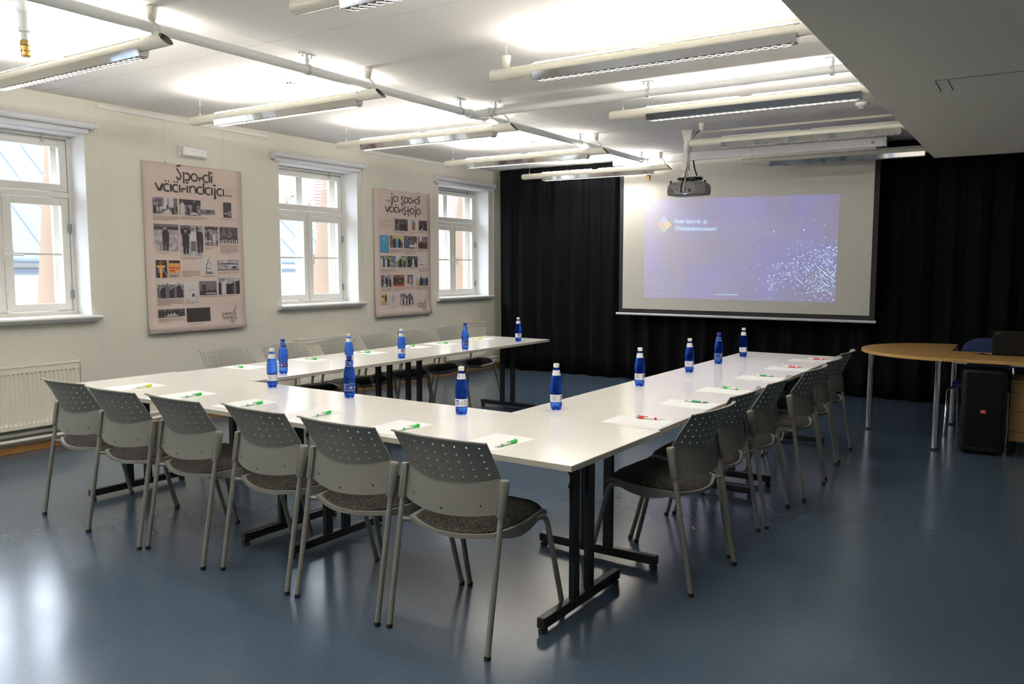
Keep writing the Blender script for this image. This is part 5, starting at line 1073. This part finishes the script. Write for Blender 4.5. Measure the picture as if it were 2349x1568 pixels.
def make_pen(label, col, dark):
    """lies along +x from writing tip to the ball end, origin under the tip"""
    r = thing('football_pen', label, 'pen', (0, 0, TH)); Lz = .0062
    body = col if dark else WHITEPL; trim = WHITEPL if dark else col
    X = Matrix.Translation((0, 0, Lz)) @ Matrix.Rotation(pi/2, 4, 'Y')
    obj('tip', one('lathe', [(.0004, 0), (.0009, .002), (.0016, .006), (.0018, .009)], 12, mat=X), METAL, r)
    obj('barrel', one('lathe', [(.0019, .008), (.0042, .025), (.0052, .040), (.0054, .060), (.0054, .118), (.0045, .122)], 18, mat=X), body, r, smooth=True, split=50)
    obj('grip_ring', one('lathe', [(.0055, .040), (.0062, .042), (.0062, .050), (.0056, .052)], 18, mat=X), trim, r, smooth=True, split=50)
    c = MB(); c.lathe([(.0056, .104), (.0062, .106), (.0062, .128), (.0045, .132)], 18, mat=X); c.box((.085, -.0025, Lz+.0052), (.128, .0025, Lz+.0085)) if not dark else c.box((.085, -.0105, Lz-.002), (.128, -.0060, Lz+.002))
    if not dark: c.sphere((.1392, -.0022, .0098), .0091, 16, 10)
    cl = obj('clip', c, trim, r, smooth=True, split=40)
    b = MB(); b.k = 0; bc = (.1395, 0 if dark else .0016, .0090); br = .0088
    b.sphere(bc, br, 18, 12); b.k = 1
    for (vx, vy, vz) in ((0,-1,.3),(0,.3,1),(.85,-.5,.2),(-.85,-.45,.3),(.3,.9,.1),(0,-.5,-.9),(.8,.1,.75),(-.7,.3,.7)):
        d = Vector((vx, vy, vz)).normalized(); a_ = d.orthogonal().normalized(); b_ = d.cross(a_)
        pts = [Vector(bc)+(d*.96+(a_*cos(2*pi*k/5)+b_*sin(2*pi*k/5))*.30).normalized()*br*1.015 for k in range(5)]; b.add(pts, [(0,1,2,3,4)])
    obj('ball', b, [WHITEPL, BLACKP], r, smooth=False)
    return r
protos = {}
def pen(p0, p1, col, dark, label):
    key = (col.name, dark); a = math.atan2(p1[1]-p0[1], p1[0]-p0[0])
    loc = (p0[0], p0[1], TH+.001)
    if key not in protos:
        protos[key] = make_pen(label, col, dark); protos[key].location = loc; protos[key].rotation_euler = (0, 0, a); protos[key]['group'] = 'ballpoint pens with football ends'
    else: dup(protos[key], loc, a, label)
pen((2.526,1.065), (2.505,1.225), YELLOWP, False, 'white pen with yellow trim on the sheet of the leftmost front chair')
for i, (a, b) in enumerate((((3.076,1.01),(3.07,1.17)), ((3.609,1.0),(3.606,1.156)), ((4.147,.989),(4.134,1.152)), ((4.729,.959),(4.738,1.11)), ((5.291,.917),(5.305,1.073)))):
    pen(a, b, GREENP, False, 'white pen with green trim on the front row, at the chair %s' % (names[i+1] if i < 4 else 'closest to the camera'))
pen((5.642,1.881), (5.503,1.865), REDP, False, 'white pen with red clip and football end at the near end of the right-hand row')
pen((5.66,2.482), (5.523,2.48), DGREENP, True, 'dark green pen with football end on the right-hand row, second sheet from the camera')
pen((5.668,3.064), (5.532,3.078), GREENP, False, 'white pen with light green clip and football end on the right-hand row, third sheet')
pen((5.662,3.774), (5.513,3.787), DGREENP, True, 'dark green pen with football end on the right-hand row, fourth sheet from the camera')
pen((5.699,4.399), (5.551,4.398), REDP, True, 'red-barrelled pen with football end on the right-hand row, fifth sheet from the camera')
pen((5.733,5.05), (5.586,5.056), REDP, True, 'red-barrelled pen with football end on the farthest sheet of the right-hand row')
for i, (a, b) in enumerate((((2.078,2.159),(2.202,2.144)), ((2.133,2.807),(2.259,2.825)), ((2.136,3.414),(2.255,3.448)), ((2.222,4.002),(2.199,4.139)), ((2.174,4.488),(2.284,4.511)))):
    pen(a, b, GREENP, False, 'white pen with green trim on the window-side row, at the chair %s' % on[i])
pen((2.170,5.065), (2.290,5.11), YELLOWP, False, 'white pen with yellow trim at the far end of the window-side row')

wc = one('bar', (5.545, 2.556, .002), (5.577, 2.512, .0025), .009, .0035); tag(obj('wood_splinter', wc, BEECH), 'small wooden splinter lying on the floor by the nearest right-hand chair', 'splinter')

# ================================================================== desk corner on the right
DZ = .755; dcx, dcy, dr = 6.525, 6.20, .72
ht = thing('half_round_table', 'beech half-round end table with chrome legs right of the right-hand row', 'table', (dcx, dcy, 0))
pts = [(dr*cos(R(90+180*i/40)), dr*sin(R(90+180*i/40))) for i in range(41)]
mb = MB(); mb.prism(pts, DZ-.026, DZ); obj('tabletop', mb, BEECH, ht, bevel=.003)
for x, y in ((-.64, -.03), (-.035, -.665), (-.02, .64)):
    mb = MB(); mb.tube([(x, y, .015), (x, y, DZ-.026)], .0255, 20); l = obj('leg', mb, CHROME, ht, smooth=True, split=40)
    obj('foot_cap', one('lathe', [(.028, 0), (.029, .004), (.029, .016), (.026, .018)], 18, (x, y, 0)), RUBBER, l)
dk = thing('desk', 'beech desk joined to the half-round table, with a laptop on it', 'desk', (dcx+.002, 5.48, 0))
obj('tabletop', one('box', (0, 0, DZ-.026), (1.60, .72, DZ)), BEECH, dk, bevel=.003)
for x, y in ((1.54, .06), (1.54, .66)):
    mb = MB(); mb.tube([(x, y, .0), (x, y, DZ-.026)], .0255, 18); obj('leg', mb, CHROME, dk, smooth=True, split=40)
obj('cross_beam', one('box', (.06, .34, DZ-.07), (1.54, .38, DZ-.0265)), CHROME, dk)
lp = thing('laptop', 'black laptop seen from behind, open on the desk', 'laptop', (7.02, 5.98, DZ), R(2))
mb = MB(); mb.box((-.18, .015, .0), (.18, .255, .018)); obj('base', mb, LAPT, lp, bevel=.004)
mb = MB(); TM = Matrix.Translation((0, .015, .012)) @ Matrix.Rotation(R(4), 4, 'X'); mb.box((-.18, -.008, 0), (.18, 0, .195), TM); lid = obj('lid', mb, LAPT, lp, bevel=.004)
mb = MB(); fm = lambda x, y: tuple(TM @ Matrix.Translation((-.142, -.0092, .170)) @ Matrix.Rotation(R(-24), 4, 'Y') @ Vector((x, 0, y)))
for i in range(8): mb.add([fm(-.019+.0048*i, -.003), fm(-.0155+.0048*i, -.003), fm(-.0155+.0048*i, .003+.002*(i % 3 == 0)), fm(-.019+.0048*i, .003+.002*(i % 3 == 0))], [(0,1,2,3)])
obj('lid_mark', mb, TAN, lid)
cb = MB(); cb.tube([(6.70, 6.02, DZ+.004), (6.74, 5.97, DZ+.006), (6.77, 5.955, DZ+.010), (6.80, 5.96, DZ+.006), (6.835, 5.97, DZ+.004)], [.002, .002, .007, .003, .002], 8)
tag(obj('adapter_cable', cb, BLACKP, smooth=True), 'short black cable lying on the desk left of the laptop', 'cable')
sp = thing('party_speaker', 'tall black loudspeaker tower with a red badge standing under the desk', 'speaker', (6.812, 5.66, 0), R(3))
mb = MB(); mb.box((-.158, -.14, .012), (.158, .15, .685)); sb = obj('cabinet', mb, BLACKP, sp, bevel=.035, seg=4, smooth=True, split=60)
mb = MB(); mb.box((-.128, -.152, .07), (.128, -.135, .655)); gr = obj('front_grille', mb, SPEAKB, sp, bevel=.012, seg=3)
mb = MB(); mb.box((-.019, -.1545, .335), (.019, -.1518, .363)); bd = obj('badge', mb, REDP, gr)
t = text_mesh('JBL', .021, 'CENTER'); q_ = MB(); q_.v = [(v[0]*1.15, -.1549, .3415+v[1]) for v in t.v]; q_.f = t.f; q_.mi = t.mi; obj('badge_lettering', q_, WHITEPL, gr)
for x in (-.12, .12):
    for y in (-.10, .11): obj('rubber_foot', one('lathe', [(.018, 0), (.02, .014)], 12, (x, y, 0)), RUBBER, sp)
pd = thing('drawer_pedestal', 'beech drawer pedestal on castors under the right end of the desk', 'drawer unit', (7.197, 5.80, 0))
px0, px1, d_ = -.205, .205, .36
mb = MB(); mb.box((px0, .018, .085), (px1, d_, .575)); obj('carcass', mb, BEECH, pd, bevel=.002)
mb = MB(); mb.box((px0-.004, -.006, .562), (px1+.004, d_+.004, .582)); obj('top_panel', mb, BEECH, pd, bevel=.002)
for z0, z1 in ((.485, .556), (.330, .479), (.164, .324), (.085, .158)):
    mb = MB(); mb.box((px0, 0, z0), (px1, .018, z1)); dw = obj('drawer_front', mb, BEECH, pd, bevel=.002)
    if z0 > .4:
        mb = MB(); mb.box((px0+.02, -.014, z0-.006), (px1-.02, .0, z0+.002)); obj('pull', mb, BEECH, dw, bevel=.002)
for x in (-.17, .17):
    for y in (.05, .31):
        mb = MB(); mb.tube([(x-.018, y, .03), (x-.006, y, .03)], .03, 18); mb.tube([(x+.006, y, .03), (x+.018, y, .03)], .03, 18); mb.tube([(x, y, .03), (x, y, .085)], .008, 8); obj('castor', mb, RUBBER, pd)
bc = thing('visitor_chair', 'dark blue upholstered chair with chrome legs behind the desk', 'chair', (6.80, 6.62, 0), R(172))
def pad(cx, cy_, cz, w_, h_, th, tilt, k=3.2, n=28):
    mb = MB(); T = Matrix.Translation((cx, cy_, cz)) @ Matrix.Rotation(R(tilt), 4, 'X')
    rows = []
    for (s, o) in ((.0, -th/2), (.85, -th/2), (.97, -th/3), (1.0, 0), (.97, th/3), (.85, th/2), (.0, th/2)):
        ring = []
        for i in range(n):
            t_ = 2*pi*i/n; c, s_ = cos(t_), sin(t_); m_ = (abs(c)**k+abs(s_)**k)**(-1/k)
            ring.append(T @ Vector((s*w_/2*c*m_, s*h_/2*s_*m_, o)))
        rows.append(ring)
    mb.grid([[rows[j][i] for j in range(len(rows))] for i in range(n)], True); return mb
obj('seat', pad(0, .22, .45, .47, .45, .06, 0), BLUEF, bc, smooth=True)
obj('backrest', pad(0, -.02, .685, .46, .33, .045, 82, 2.8), BLUEF, bc, smooth=True)
for s in (-1, 1):
    mb = MB(); mb.tube([(s*.235, .48, .0), (s*.23, .44, .40), (s*.225, .40, .42), (s*.21, .10, .415), (s*.20, .0, .45), (s*.17, -.04, .70)], .0115, 12); obj('leg', mb, CHROME, bc, smooth=True, split=60)
    mb = MB(); mb.tube([(s*.245, -.08, .0), (s*.235, .06, .36), (s*.23, .10, .415)], .0115, 12); obj('leg', mb, CHROME, bc, smooth=True, split=60)
